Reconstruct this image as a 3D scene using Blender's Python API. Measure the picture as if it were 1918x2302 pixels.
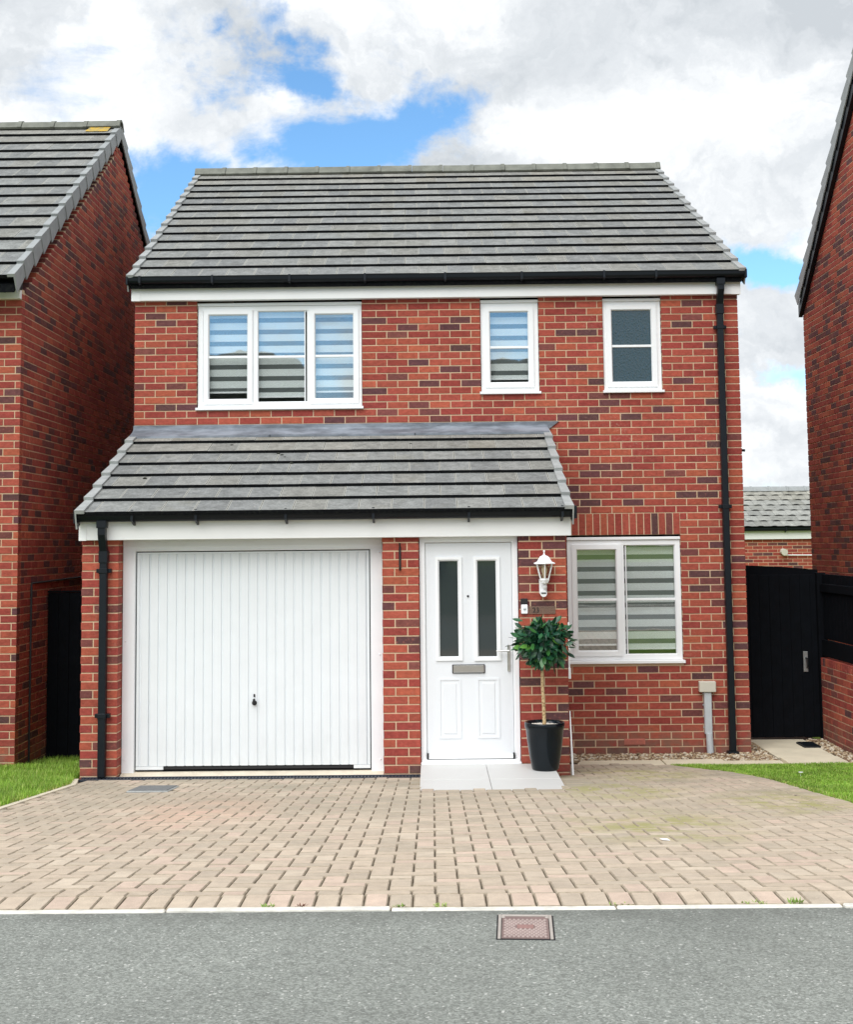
import bpy, bmesh, math, random
import numpy as np
from mathutils import Vector, Matrix, noise as mnoise

for _o in list(bpy.data.objects):
    bpy.data.objects.remove(_o, do_unlink=True)
random.seed(11)
rng = np.random.default_rng(7)
SC = bpy.context.scene
COL = SC.collection
R = math.radians

# ------------------------------------------------------------------ camera, sky, sun, exposure
CAMP = Vector((3.1524, -14.0517, 2.128))
YAW, PIT, ROL = 0.0087, 0.0882, 0.0102
FPX, PPX, PPY, IW, IH = 2987.2, 940.97, 959.44, 1918.0, 2302.0
_c, _s = math.cos(YAW), math.sin(YAW)
_cp, _sp = math.cos(PIT), math.sin(PIT)
_cr, _sr = math.cos(ROL), math.sin(ROL)
FWD = Vector((-_s * _cp, _c * _cp, _sp))
_r0 = Vector((_c, _s, 0))
_u0 = Vector((_s * _sp, -_c * _sp, _cp))
RGT = _cr * _r0 - _sr * _u0
UPV = _sr * _r0 + _cr * _u0
camd = bpy.data.cameras.new('camera')
cam = bpy.data.objects.new('camera', camd)
COL.objects.link(cam)
cam.matrix_world = Matrix(((RGT.x, UPV.x, -FWD.x, CAMP.x), (RGT.y, UPV.y, -FWD.y, CAMP.y),
                           (RGT.z, UPV.z, -FWD.z, CAMP.z), (0, 0, 0, 1)))
camd.sensor_fit = 'HORIZONTAL'
camd.sensor_width = 36
camd.lens = 36 * FPX / IW
camd.shift_x = (IW / 2 - PPX) / IW
camd.shift_y = -(IH / 2 - PPY) / IW
camd.clip_end = 3000
SC.camera = cam

SUN_EL, SUN_AZ = 50, 206          # degrees; azimuth clockwise from +Y (behind the camera)
sund = bpy.data.lights.new('sun', 'SUN')
sund.energy = 2.05
sund.angle = R(55)
sund.color = (1.0, 0.982, 0.958)
sun = bpy.data.objects.new('sun', sund)
COL.objects.link(sun)
_sd = Vector((math.sin(R(SUN_AZ)) * math.cos(R(SUN_EL)), math.cos(R(SUN_AZ)) * math.cos(R(SUN_EL)), math.sin(R(SUN_EL))))
sun.rotation_euler = _sd.to_track_quat('Z', 'Y').to_euler()
sun.location = (0, -20, 30)

world = bpy.data.worlds.new('World')
SC.world = world
world.use_nodes = True
WN = world.node_tree.nodes
WL = world.node_tree.links
WN.clear()


def wnode(t, **kw):
    n = WN.new(t)
    for k, v in kw.items():
        setattr(n, k, v)
    return n


def wmath(op, a, b=None, clamp=False):
    n = wnode('ShaderNodeMath', operation=op, use_clamp=clamp)
    for i, v in enumerate((a, b)):
        if v is None:
            continue
        if isinstance(v, (int, float)):
            n.inputs[i].default_value = v
        else:
            WL.new(v, n.inputs[i])
    return n.outputs[0]


def wvec(op, a, b):
    n = wnode('ShaderNodeVectorMath', operation=op)
    for i, v in enumerate((a, b)):
        if v is None:
            continue
        if isinstance(v, tuple):
            n.inputs[i].default_value = v
        else:
            WL.new(v, n.inputs[i])
    return n


def wnoise(vec, scale, detail, rough, dist=0.0):
    n = wnode('ShaderNodeTexNoise')
    n.inputs['Scale'].default_value = scale
    n.inputs['Detail'].default_value = detail
    n.inputs['Roughness'].default_value = rough
    n.inputs['Distortion'].default_value = dist
    WL.new(vec, n.inputs['Vector'])
    return n


tc = wnode('ShaderNodeTexCoord')
sky = wnode('ShaderNodeTexSky', sky_type='NISHITA', sun_disc=False)
sky.sun_elevation = R(SUN_EL)
sky.sun_rotation = R(SUN_AZ)
sky.air_density = 1.0
sky.dust_density = 0.0
sky.ozone_density = 1.6
sky.altitude = 1500
bg_sky = wnode('ShaderNodeBackground')
bg_sky.inputs[1].default_value = 0.14
deep = wvec('MULTIPLY', sky.outputs[0], (0.72, 0.98, 1.06))      # clear, clean air: a deeper blue
WL.new(deep.outputs[0], bg_sky.inputs[0])
D0 = tc.outputs['Generated']
wn = wnoise(D0, 9.0, 7, 0.60)
wc = wvec('SUBTRACT', wn.outputs['Color'], (0.5, 0.5, 0.5))
ws = wvec('MULTIPLY', wc.outputs[0], (0.20, 0.20, 0.13))
DW = wvec('ADD', D0, ws.outputs[0]).outputs[0]
dstr = wvec('MULTIPLY', D0, (1.0, 1.0, 1.9)).outputs[0]
n1 = wnoise(dstr, 6.5, 10, 0.62, 0.25).outputs[0]
# where the cloud sheet is broken and blue sky shows (directions seen in the photograph and mirrored in its windows)
BLOBS = [((-0.052, 0.951, 0.300), 0.105, 0.050, 1.0), ((0.000, 0.948, 0.312), 0.072, 0.040, 1.0), ((-0.110, 0.936, 0.338), 0.070, 0.030, 0.9),
         ((-0.104, 0.922, 0.376), 0.035, 0.030, 0.62), ((-0.200, 0.945, 0.250), 0.070, 0.050, 0.85), ((0.254, 0.946, 0.203), 0.060, 0.020, 0.72),
         ((0.262, 0.961, 0.125), 0.050, 0.012, 0.6), ((-0.10, -0.97, 0.21), 0.34, 0.12, 1.0), ((0.75, 0.2, 0.55), 0.30, 0.25, 1.0), ((-0.6, -0.3, 0.7), 0.32, 0.25, 1.0)]
acc = None
for c_, rx, rz, wt_ in BLOBS:
    d_ = wvec('SUBTRACT', DW, c_).outputs[0]
    d_ = wvec('DIVIDE', d_, (rx, rx, rz)).outputs[0]
    ln = wnode('ShaderNodeVectorMath', operation='LENGTH')
    WL.new(d_, ln.inputs[0])
    f_ = wmath('MULTIPLY', wmath('SUBTRACT', 1.25, ln.outputs['Value'], clamp=True), wt_)
    acc = f_ if acc is None else wmath('MAXIMUM', acc, f_)
m_ = wmath('MULTIPLY', acc, 0.82)
q_ = wmath('MULTIPLY', wmath('SUBTRACT', 0.5, n1), 2.0)
blue = wmath('ADD', m_, q_)
mr = wnode('ShaderNodeMapRange', interpolation_type='SMOOTHSTEP')
mr.inputs['From Min'].default_value = 0.16
mr.inputs['From Max'].default_value = 0.62
WL.new(blue, mr.inputs['Value'])
n2 = wnoise(wvec('MULTIPLY', DW, (1.0, 1.0, 2.0)).outputs[0], 5.5, 9, 0.58, 0.3).outputs[0]
# heavier, greyer cloud towards the upper right
gd = wvec('DIVIDE', wvec('SUBTRACT', DW, (0.17, 0.905, 0.36)).outputs[0], (0.17, 0.17, 0.075)).outputs[0]
gl_ = wnode('ShaderNodeVectorMath', operation='LENGTH')
WL.new(gd, gl_.inputs[0])
gs = wmath('MULTIPLY', wmath('SUBTRACT', 1.2, gl_.outputs['Value'], clamp=True), 0.10)
sz_ = wnode('ShaderNodeSeparateXYZ')
WL.new(D0, sz_.inputs[0])
lowz = wmath('MULTIPLY', wmath('SUBTRACT', 0.24, wmath('ABSOLUTE', sz_.outputs[2]), clamp=True), 0.55)
n2 = wmath('ADD', wmath('SUBTRACT', n2, gs), lowz)
cr_ = wnode('ShaderNodeValToRGB')
cr_.color_ramp.elements[0].position = 0.34
cr_.color_ramp.elements[0].color = (0.50, 0.535, 0.57, 1)
cr_.color_ramp.elements[1].position = 0.60
cr_.color_ramp.elements[1].color = (0.88, 0.895, 0.905, 1)
e_ = cr_.color_ramp.elements.new(0.46)
e_.color = (0.64, 0.67, 0.70, 1)
WL.new(n2, cr_.inputs[0])
bg_cl = wnode('ShaderNodeBackground')
bg_cl.inputs[1].default_value = 0.86
WL.new(cr_.outputs[0], bg_cl.inputs[0])
mx = wnode('ShaderNodeMixShader')
WL.new(mr.outputs[0], mx.inputs[0])
WL.new(bg_cl.outputs[0], mx.inputs[1])
WL.new(bg_sky.outputs[0], mx.inputs[2])
wo = wnode('ShaderNodeOutputWorld')
WL.new(mx.outputs[0], wo.inputs[0])

vs = SC.view_settings
SC.display_settings.display_device = 'sRGB'
vs.view_transform = 'Standard'
vs.look = 'None'
vs.exposure = 0.58
vs.gamma = 1.0
vs.use_curve_mapping = False


# ------------------------------------------------------------------ helpers
def project(p):
    v = Vector(p) - CAMP
    d = v.dot(FWD)
    if d < 0.1:
        return (-9e9, -9e9)
    return (PPX + FPX * v.dot(RGT) / d, PPY - FPX * v.dot(UPV) / d)


class MB:
    """collects shapes (world coordinates) into one mesh object"""

    def __init__(s):
        s.v, s.f, s.m, s.sm = [], [], [], []

    def add(s, verts, faces, mi=0, smooth=False):
        b = len(s.v)
        s.v.extend([tuple(p) for p in verts])
        for f in faces:
            s.f.append([b + i for i in f])
            s.m.append(mi)
            s.sm.append(smooth)
        return s

    def box(s, x0, x1, y0, y1, z0, z1, mi=0, ch=0.0):
        if ch <= 0:
            v = [(x, y, z) for z in (z0, z1) for y in (y0, y1) for x in (x0, x1)]
            return s.add(v, [(0, 2, 3, 1), (4, 5, 7, 6), (0, 1, 5, 4), (2, 6, 7, 3), (0, 4, 6, 2), (1, 3, 7, 5)], mi)
        bm = bmesh.new()
        bmesh.ops.create_cube(bm, size=1)
        for w in bm.verts:
            w.co = Vector(((x0 + x1) / 2 + w.co.x * (x1 - x0), (y0 + y1) / 2 + w.co.y * (y1 - y0), (z0 + z1) / 2 + w.co.z * (z1 - z0)))
        bmesh.ops.bevel(bm, geom=list(bm.edges), offset=ch, segments=1, affect='EDGES')
        return s.bm(bm, mi)

    def bm(s, bm, mi=0, smooth=False, M=None):
        bm.verts.ensure_lookup_table()
        bm.verts.index_update()
        vv = [(M @ w.co if M else w.co) for w in bm.verts]
        s.add(vv, [[w.index for w in f.verts] for f in bm.faces], mi, smooth)
        bm.free()
        return s

    def prism(s, poly, axis, a, b, mi=0):
        """poly of 2-D points, extruded along axis between a and b"""
        def P(p, t):
            return {'x': (t, p[0], p[1]), 'y': (p[0], t, p[1]), 'z': (p[0], p[1], t)}[axis]
        n = len(poly)
        v = [P(p, a) for p in poly] + [P(p, b) for p in poly]
        f = [list(range(n))[::-1], list(range(n, 2 * n))] + [(i, (i + 1) % n, n + (i + 1) % n, n + i) for i in range(n)]
        return s.add(v, f, mi)

    def lathe(s, prof, cx, cy, n=24, mi=0, smooth=True, x_rot=0.0, sx=1.0, sy=1.0):
        """prof: list of (r, z)"""
        v, f = [], []
        for r, z in prof:
            for i in range(n):
                a = 2 * math.pi * i / n + x_rot
                v.append((cx + sx * r * math.cos(a), cy + sy * r * math.sin(a), z))
        for j in range(len(prof) - 1):
            for i in range(n):
                f.append((j * n + i, j * n + (i + 1) % n, (j + 1) * n + (i + 1) % n, (j + 1) * n + i))
        return s.add(v, f, mi, smooth)

    def tube(s, pts, r, n=8, mi=0, smooth=True, caps=True):
        pts = [Vector(p) for p in pts]
        rr = r if isinstance(r, (list, tuple)) else [r] * len(pts)
        v, f = [], []
        for i, p in enumerate(pts):
            t = (pts[min(i + 1, len(pts) - 1)] - pts[max(i - 1, 0)]).normalized()
            a = t.cross(Vector((0, 0, 1)) if abs(t.z) < 0.9 else Vector((0, 1, 0))).normalized()
            b = t.cross(a)
            for k in range(n):
                an = 2 * math.pi * k / n
                v.append(p + rr[i] * (a * math.cos(an) + b * math.sin(an)))
        for i in range(len(pts) - 1):
            for k in range(n):
                f.append((i * n + k, i * n + (k + 1) % n, (i + 1) * n + (k + 1) % n, (i + 1) * n + k))
        s.add(v, f, mi, smooth)
        if caps:
            m = len(pts) - 1
            s.add([v[k] for k in range(n)], [list(range(n))], mi)
            s.add([v[m * n + k] for k in range(n)], [list(range(n))[::-1]], mi)
        return s

    def build(s, name, mats, parent=None, fix=True):
        me = bpy.data.meshes.new(name)
        me.from_pydata(s.v, [], s.f)
        for m in (mats if isinstance(mats, (list, tuple)) else [mats]):
            me.materials.append(m)
        me.polygons.foreach_set('material_index', s.m)
        me.polygons.foreach_set('use_smooth', s.sm)
        if fix:
            bm = bmesh.new()
            bm.from_mesh(me)
            bmesh.ops.recalc_face_normals(bm, faces=bm.faces)
            bm.to_mesh(me)
            bm.free()
        me.update()
        o = bpy.data.objects.new(name, me)
        COL.objects.link(o)
        put(o, parent)
        return o


WORLD_OF = {}


def put(o, parent):
    if parent is not None:
        o.parent = parent
        o.matrix_parent_inverse = WORLD_OF.get(parent.name, Matrix.Identity(4)).inverted()


def tag(o, label=None, cat=None, group=None, kind=None):
    if label:
        o['label'] = label
    if cat:
        o['category'] = cat
    if group:
        o['group'] = group
    if kind:
        o['kind'] = kind
    return o


def thing(name, loc, label, cat, group=None):
    o = bpy.data.objects.new(name, None)
    o.empty_display_size = 0.2
    COL.objects.link(o)
    o.location = loc
    WORLD_OF[o.name] = Matrix.Translation(loc)
    return tag(o, label, cat, group)


def holder(name, parent):
    """an Empty part that carries sub-parts; sits at the world origin of its thing"""
    o = bpy.data.objects.new(name, None)
    COL.objects.link(o)
    put(o, parent)
    return o


def lin(r, g, b):
    def f(c):
        c /= 255
        return c / 12.92 if c <= 0.04045 else ((c + 0.055) / 1.055) ** 2.4
    return (f(r), f(g), f(b))


# ------------------------------------------------------------------ materials
class NT:
    def __init__(s, name):
        s.mat = bpy.data.materials.new(name)
        s.mat.use_nodes = True
        s.t = s.mat.node_tree
        s.t.nodes.clear()
        s.out = s.n('ShaderNodeOutputMaterial')

    def n(s, typ, **kw):
        q = s.t.nodes.new(typ)
        for k, v in kw.items():
            setattr(q, k, v)
        return q

    def l(s, a, b):
        s.t.links.new(a, b)

    def set(s, sock, v):
        if isinstance(v, bpy.types.NodeSocket):
            s.l(v, sock)
        elif isinstance(v, tuple) and len(v) == 3 and sock.type == 'RGBA':
            sock.default_value = (*v, 1)
        else:
            sock.default_value = v

    def pos(s):
        return s.n('ShaderNodeNewGeometry').outputs['Position']

    def noise(s, scale, detail=4, rough=0.55, vec=None, dist=0.0):
        q = s.n('ShaderNodeTexNoise')
        s.l(vec if vec is not None else s.pos(), q.inputs['Vector'])
        q.inputs['Scale'].default_value = scale
        q.inputs['Detail'].default_value = detail
        q.inputs['Roughness'].default_value = rough
        q.inputs['Distortion'].default_value = dist
        return q.outputs[0]

    def stretch(s, v3):
        q = s.n('ShaderNodeVectorMath', operation='MULTIPLY')
        s.l(s.pos(), q.inputs[0])
        q.inputs[1].default_value = v3
        return q.outputs[0]

    def ramp(s, fac, a, b, c0=0.0, c1=1.0, smooth=True):
        q = s.n('ShaderNodeMapRange', interpolation_type='SMOOTHSTEP' if smooth else 'LINEAR')
        s.l(fac, q.inputs['Value'])
        for i, v in zip(('From Min', 'From Max', 'To Min', 'To Max'), (a, b, c0, c1)):
            q.inputs[i].default_value = v
        return q.outputs[0]

    def mix(s, fac, a, b, mode='MIX'):
        q = s.n('ShaderNodeMix', data_type='RGBA', blend_type=mode)
        s.set(q.inputs[0], fac)
        s.set(q.inputs[6], a)
        s.set(q.inputs[7], b)
        return q.outputs[2]

    def math(s, op, a, b):
        q = s.n('ShaderNodeMath', operation=op)
        s.set(q.inputs[0], a)
        s.set(q.inputs[1], b)
        return q.outputs[0]

    def gray(s, val):
        q = s.n('ShaderNodeCombineColor')
        for i in range(3):
            s.l(val, q.inputs[i])
        return q.outputs[0]

    def bump(s, h, strength=0.3, dist=0.01):
        q = s.n('ShaderNodeBump')
        q.inputs['Strength'].default_value = strength
        q.inputs['Distance'].default_value = dist
        s.l(h, q.inputs['Height'])
        return q.outputs[0]

    def pbr(s, col, rough=0.6, bump=None, spec=0.5, metal=0.0, **kw):
        p = s.n('ShaderNodeBsdfPrincipled')
        s.set(p.inputs['Base Color'], col)
        s.set(p.inputs['Roughness'], rough)
        s.set(p.inputs['Specular IOR Level'], spec)
        s.set(p.inputs['Metallic'], metal)
        for k, v in kw.items():
            s.set(p.inputs[k], v)
        if bump is not None:
            s.l(bump, p.inputs['Normal'])
        s.l(p.outputs[0], s.out.inputs[0])
        return s.mat

    def tint(s, mass):
        if mass:
            q = s.n('ShaderNodeAttribute', attribute_name='tone')
            return q.outputs['Color']
        return s.n('ShaderNodeObjectInfo').outputs['Color']


def simple(name, col, rough=0.5, var=0.06, scale=6, bstr=0.0, bscale=60, spec=0.5, metal=0.0):
    t = NT(name)
    f = t.noise(scale, 5)
    c = t.mix(1.0, col, t.gray(t.ramp(f, 0.25, 0.75, 1 - var, 1 + var, False)), 'MULTIPLY')
    b = t.bump(t.noise(bscale, 3), bstr, 0.004) if bstr > 0 else None
    return t.pbr(c, rough, b, spec, metal)


def brick_mat(mass):
    t = NT('brick_clay_mass' if mass else 'brick_clay')
    base = t.tint(mass)
    a = t.noise(20, 6, 0.68, t.stretch((1, 1, 1.8)))
    c = t.mix(1.0, base, t.gray(t.ramp(a, 0.25, 0.75, 0.66, 1.34, False)), 'MULTIPLY')
    c = t.mix(t.ramp(t.noise(48, 3, 0.6), 0.56, 0.74, 0, 0.40), c, lin(186, 110, 92))
    c = t.mix(1.0, c, t.gray(t.ramp(t.noise(0.8, 5, 0.6), 0.30, 0.70, 0.84, 1.10, False)), 'MULTIPLY')
    sp = t.noise(150, 2, 0.6)
    c = t.mix(t.ramp(sp, 0.60, 0.72, 0, 0.45), c, lin(120, 60, 52))
    bloom = t.math('MULTIPLY', t.ramp(t.noise(1.1, 4, 0.6), 0.56, 0.74), t.ramp(t.noise(34, 4, 0.7), 0.50, 0.70))
    c = t.mix(t.math('MULTIPLY', bloom, 0.5), c, lin(205, 170, 150))
    # damp, dirty band of the lowest courses
    z = t.n('ShaderNodeSeparateXYZ')
    t.l(t.pos(), z.inputs[0])
    low = t.math('MULTIPLY', t.ramp(z.outputs[2], 0.30, 0.02), t.ramp(t.noise(7, 4), 0.30, 0.62))
    c = t.mix(t.math('MULTIPLY', low, 0.72), c, lin(118, 98, 84))
    b = t.bump(t.noise(90, 5, 0.7), 0.45, 0.004)
    return t.pbr(c, 0.92, b, 0.25)


def mortar_mat():
    t = NT('mortar')
    c = t.mix(t.ramp(t.noise(3, 4), 0.35, 0.7), lin(212, 186, 156), lin(198, 170, 140))
    c = t.mix(t.ramp(t.noise(60, 3), 0.5, 0.75, 0, 0.5), c, lin(190, 160, 132))
    return t.pbr(c, 0.95, t.bump(t.noise(140, 3), 0.4, 0.004), 0.2)


def tile_mat(mass):
    t = NT('concrete_tile_mass' if mass else 'concrete_tile')
    base = t.tint(mass)
    a = t.noise(9, 6, 0.65)
    c = t.mix(1.0, base, t.gray(t.ramp(a, 0.25, 0.75, 0.66, 1.36, False)), 'MULTIPLY')
    c = t.mix(1.0, c, t.gray(t.ramp(t.noise(38, 4, 0.7), 0.28, 0.72, 0.72, 1.28, False)), 'MULTIPLY')
    c = t.mix(t.ramp(t.noise(90, 2), 0.60, 0.72, 0, 0.50), c, lin(196, 196, 186))
    c = t.mix(t.ramp(t.noise(2.2, 5, 0.7), 0.54, 0.74, 0, 0.32), c, lin(126, 122, 104))
    c = t.mix(t.ramp(t.noise(30, 4, 0.7), 0.60, 0.74, 0, 0.5), c, lin(70, 72, 66))
    return t.pbr(c, 0.93, t.bump(t.noise(110, 4), 0.4, 0.005), 0.25)


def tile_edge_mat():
    t = NT('tile_mossy_shaded_edge')  # moss stain plus the shadow line between courses, both put in the colour
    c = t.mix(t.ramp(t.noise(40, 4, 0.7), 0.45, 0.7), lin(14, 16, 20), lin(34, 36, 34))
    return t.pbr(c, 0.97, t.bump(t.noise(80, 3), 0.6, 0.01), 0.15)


def paver_mat(mass):
    t = NT('paver_mass' if mass else 'paver')
    base = t.tint(mass)
    a = t.noise(14, 5, 0.6)
    c = t.mix(1.0, base, t.gray(t.ramp(a, 0.25, 0.75, 0.86, 1.14, False)), 'MULTIPLY')
    g = t.noise(170, 2, 0.6)
    c = t.mix(t.ramp(g, 0.58, 0.72, 0, 0.55), c, lin(226, 206, 186))
    c = t.mix(t.ramp(t.noise(210, 2, 0.6), 0.60, 0.72, 0, 0.45), c, lin(128, 108, 92))
    # weathering stains: grey film, green algae by the step and the lawn, pinker worn patch in front of the garage
    px = t.n('ShaderNodeSeparateXYZ')
    t.l(t.pos(), px.inputs[0])

    def spot(cx, cy, rx, ry):
        v = t.n('ShaderNodeVectorMath', operation='SUBTRACT')
        t.l(t.pos(), v.inputs[0])
        v.inputs[1].default_value = (cx, cy, 0)
        w = t.n('ShaderNodeVectorMath', operation='MULTIPLY')
        t.l(v.outputs[0], w.inputs[0])
        w.inputs[1].default_value = (1 / rx, 1 / ry, 0)
        k = t.n('ShaderNodeVectorMath', operation='LENGTH')
        t.l(w.outputs[0], k.inputs[0])
        return t.ramp(k.outputs['Value'], 1.0, 0.15)
    film = t.ramp(px.outputs[1], -7.6, -2.6)
    film = t.math('MULTIPLY', film, t.ramp(t.noise(1.3, 4, 0.6), 0.30, 0.66))
    c = t.mix(t.math('MULTIPLY', film, 0.75), c, lin(148, 142, 126))
    n_ = t.ramp(t.noise(3.2, 5, 0.65), 0.36, 0.62)
    alg = t.math('MAXIMUM', t.math('MAXIMUM', spot(4.55, -3.6, 0.75, 1.2), spot(4.5, -5.9, 0.75, 1.3)),
                 t.math('MAXIMUM', spot(4.9, -2.1, 0.9, 1.0), spot(5.6, -4.6, 0.7, 1.2)))
    c = t.mix(t.math('MULTIPLY', t.math('MULTIPLY', alg, n_), 0.75), c, lin(150, 150, 84))
    pk = t.math('MULTIPLY', spot(1.55, -4.9, 0.75, 1.7), t.ramp(t.noise(2.5, 3), 0.25, 0.6))
    c = t.mix(t.math('MULTIPLY', pk, 0.42), c, lin(214, 172, 150))
    return t.pbr(c, 0.93, t.bump(t.noise(160, 4), 0.5, 0.004), 0.2)


def asphalt_mat():
    t = NT('asphalt')
    v = t.n('ShaderNodeTexVoronoi')
    t.l(t.pos(), v.inputs['Vector'])
    v.inputs['Scale'].default_value = 125
    cell = t.n('ShaderNodeSeparateColor')
    t.l(v.outputs['Color'], cell.inputs[0])
    c = t.mix(t.ramp(cell.outputs[0], 0.0, 1.0, 0, 1, False), lin(102, 105, 100), lin(166, 170, 163))
    c = t.mix(t.ramp(cell.outputs[1], 0.975, 0.99), c, lin(214, 214, 208))
    c = t.mix(t.ramp(t.noise(220, 2), 0.52, 0.70, 0, 0.7), c, lin(68, 69, 66))
    big = t.noise(0.9, 5, 0.6)
    c = t.mix(1.0, c, t.gray(t.ramp(big, 0.28, 0.72, 0.78, 1.16, False)), 'MULTIPLY')
    yk = t.n('ShaderNodeSeparateXYZ')
    t.l(t.pos(), yk.inputs[0])
    edge = t.math('MULTIPLY', t.ramp(yk.outputs[1], -8.78, -8.53), t.ramp(t.noise(5, 5, 0.7), 0.30, 0.62))
    c = t.mix(t.math('MULTIPLY', edge, 0.55), c, lin(70, 70, 66))
    c = t.mix(t.ramp(t.noise(1.7, 6, 0.7), 0.62, 0.72, 0, 0.30), c, lin(64, 66, 66))
    c = t.mix(t.ramp(t.noise(9, 4, 0.7), 0.56, 0.76, 0, 0.35), c, lin(62, 62, 62))
    c = t.mix(0.32, c, lin(138, 141, 134))
    h = t.math('ADD', cell.outputs[2], t.noise(90, 3))
    return t.pbr(c, 0.9, t.bump(h, 0.55, 0.006), 0.3)


def grass_mat(name, mass=True):
    t = NT(name)
    base = t.tint(mass)
    c = t.mix(1.0, base, t.gray(t.ramp(t.noise(3.0, 4), 0.3, 0.7, 0.75, 1.25, False)), 'MULTIPLY')
    p = t.n('ShaderNodeBsdfPrincipled')
    t.l(c, p.inputs['Base Color'])
    p.inputs['Roughness'].default_value = 0.6
    tr = t.n('ShaderNodeBsdfTranslucent')
    t.l(c, tr.inputs[0])
    mxx = t.n('ShaderNodeMixShader')
    mxx.inputs[0].default_value = 0.35
    t.l(p.outputs[0], mxx.inputs[1])
    t.l(tr.outputs[0], mxx.inputs[2])
    t.l(mxx.outputs[0], t.out.inputs[0])
    return t.mat


def soil_mat():
    t = NT('lawn_soil')
    c = t.mix(t.ramp(t.noise(2.0, 5), 0.35, 0.65), lin(96, 130, 42), lin(118, 140, 62))
    c = t.mix(t.ramp(t.noise(40, 4, 0.7), 0.5, 0.7, 0, 0.7), c, lin(52, 58, 26))
    return t.pbr(c, 0.95, t.bump(t.noise(60, 4), 0.6, 0.02), 0.1)


def glass_mat(name, refl=0.16, tint=(0.95, 0.96, 0.955)):
    t = NT(name)
    tr = t.n('ShaderNodeBsdfTransparent')
    tr.inputs[0].default_value = (*tint, 1)
    gl = t.n('ShaderNodeBsdfGlossy')
    gl.inputs['Color'].default_value = (0.95, 0.98, 1, 1)
    gl.inputs['Roughness'].default_value = 0.015
    t.l(t.bump(t.noise(1.7, 2), 0.04, 0.02), gl.inputs['Normal'])
    m = t.n('ShaderNodeMixShader')
    m.inputs[0].default_value = refl
    t.l(tr.outputs[0], m.inputs[1])
    t.l(gl.outputs[0], m.inputs[2])
    t.l(m.outputs[0], t.out.inputs[0])
    return t.mat


def obscure_mat():
    t = NT('obscured_glass')
    v = t.n('ShaderNodeTexVoronoi')
    t.l(t.stretch((60, 60, 42)), v.inputs['Vector'])
    v.inputs['Scale'].default_value = 1.0
    h = t.math('ADD', v.outputs['Distance'], t.noise(90, 3))
    return t.pbr((0.018, 0.048, 0.062), 0.18, t.bump(h, 0.22, 0.010), 1.0)


def blind_mats():
    a = simple('blind_fabric', lin(230, 235, 234), 0.85, 0.03, 30)
    t = NT('blind_sheer')
    d = t.n('ShaderNodeBsdfDiffuse')
    d.inputs[0].default_value = (*lin(128, 134, 134), 1)
    tr = t.n('ShaderNodeBsdfTransparent')
    m = t.n('ShaderNodeMixShader')
    m.inputs[0].default_value = 0.6
    t.l(tr.outputs[0], m.inputs[1])
    t.l(d.outputs[0], m.inputs[2])
    t.l(m.outputs[0], t.out.inputs[0])
    return a, t.mat


def grimy_white(name, col, rough, z0, z1, base=None):
    t = NT(name)
    f = t.noise(5, 5)
    c = t.mix(1.0, col, t.gray(t.ramp(f, 0.25, 0.75, 0.975, 1.02, False)), 'MULTIPLY')
    z = t.n('ShaderNodeSeparateXYZ')
    t.l(t.pos(), z.inputs[0])
    g = t.math('MULTIPLY', t.ramp(z.outputs[2], z1, z0), t.ramp(t.noise(9, 5, 0.7, t.stretch((1, 1, 0.25))), 0.35, 0.70))
    c = t.mix(t.math('MULTIPLY', g, 0.10), c, lin(150, 142, 126))
    r = t.ramp(t.noise(2.0, 4), 0.3, 0.7, rough - 0.06, rough + 0.10)
    b = t.bump(t.noise(1.6, 3), 0.06, 0.03)
    return t.pbr(c, r, b, 0.5)


def door_mat():
    t = NT('white_door_skin')
    w = t.noise(3.0, 4, 0.6, t.stretch((26, 26, 3.0)), 1.2)
    return t.pbr(lin(226, 229, 232), 0.42, t.bump(w, 0.16, 0.005), 0.45)


def bark_mat():
    t = NT('pale_bark')
    c = t.mix(t.ramp(t.noise(60, 4, 0.7), 0.45, 0.65), lin(196, 172, 132), lin(120, 92, 60))
    return t.pbr(c, 0.9, t.bump(t.noise(80, 3), 0.5, 0.006), 0.2)


def leaf_mat():
    t = NT('bay_leaf')
    base = t.tint(False)
    c = t.mix(t.ramp(t.noise(25, 3), 0.4, 0.7, 0, 0.4), base, lin(70, 120, 62))
    return t.pbr(c, 0.34, None, 0.5)


BRICK, BRICK_M, MORTAR = brick_mat(False), brick_mat(True), mortar_mat()
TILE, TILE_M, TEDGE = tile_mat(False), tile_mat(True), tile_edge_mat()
TLITE = simple('tile_worn_joint', lin(160, 160, 153), 0.95, 0.25, 50)
PAVER, PAVER_M = paver_mat(False), paver_mat(True)
PEDGE = simple('paver_dirty_edge', lin(162, 149, 130), 0.95, 0.3, 25, 0.3, 90)
ASPHALT, SOIL = asphalt_mat(), soil_mat()
GRASS = grass_mat('grass_blade')
UPVC = simple('white_upvc', lin(243, 245, 246), 0.35, 0.02, 2.5, spec=0.5)
FASCIA = simple('white_fascia', lin(240, 241, 240), 0.4, 0.025, 3)
FRAMEW = simple('painted_timber_frame', lin(241, 244, 247), 0.5, 0.03, 3)
BLACKP = simple('black_plastic', (0.0055, 0.0085, 0.0125), 0.42, 0.15, 8, spec=0.3)
BLACKW = simple('black_stained_timber', (0.0022, 0.0032, 0.0052), 0.80, 0.35, 10, 0.3, 40, spec=0.12)
STEELW = grimy_white('white_steel_panel', lin(229, 234, 237), 0.42, 0.12, 0.75)
CHROME = simple('brushed_chrome', lin(200, 200, 196), 0.28, 0.05, 20, metal=1.0)
GALV = simple('galvanised', lin(170, 172, 170), 0.45, 0.15, 30, metal=0.7)
LEAD = None
GLASS, GLASS2 = glass_mat('window_glass', 0.15), glass_mat('lantern_glass', 0.06, (0.93, 0.93, 0.9))
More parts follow.
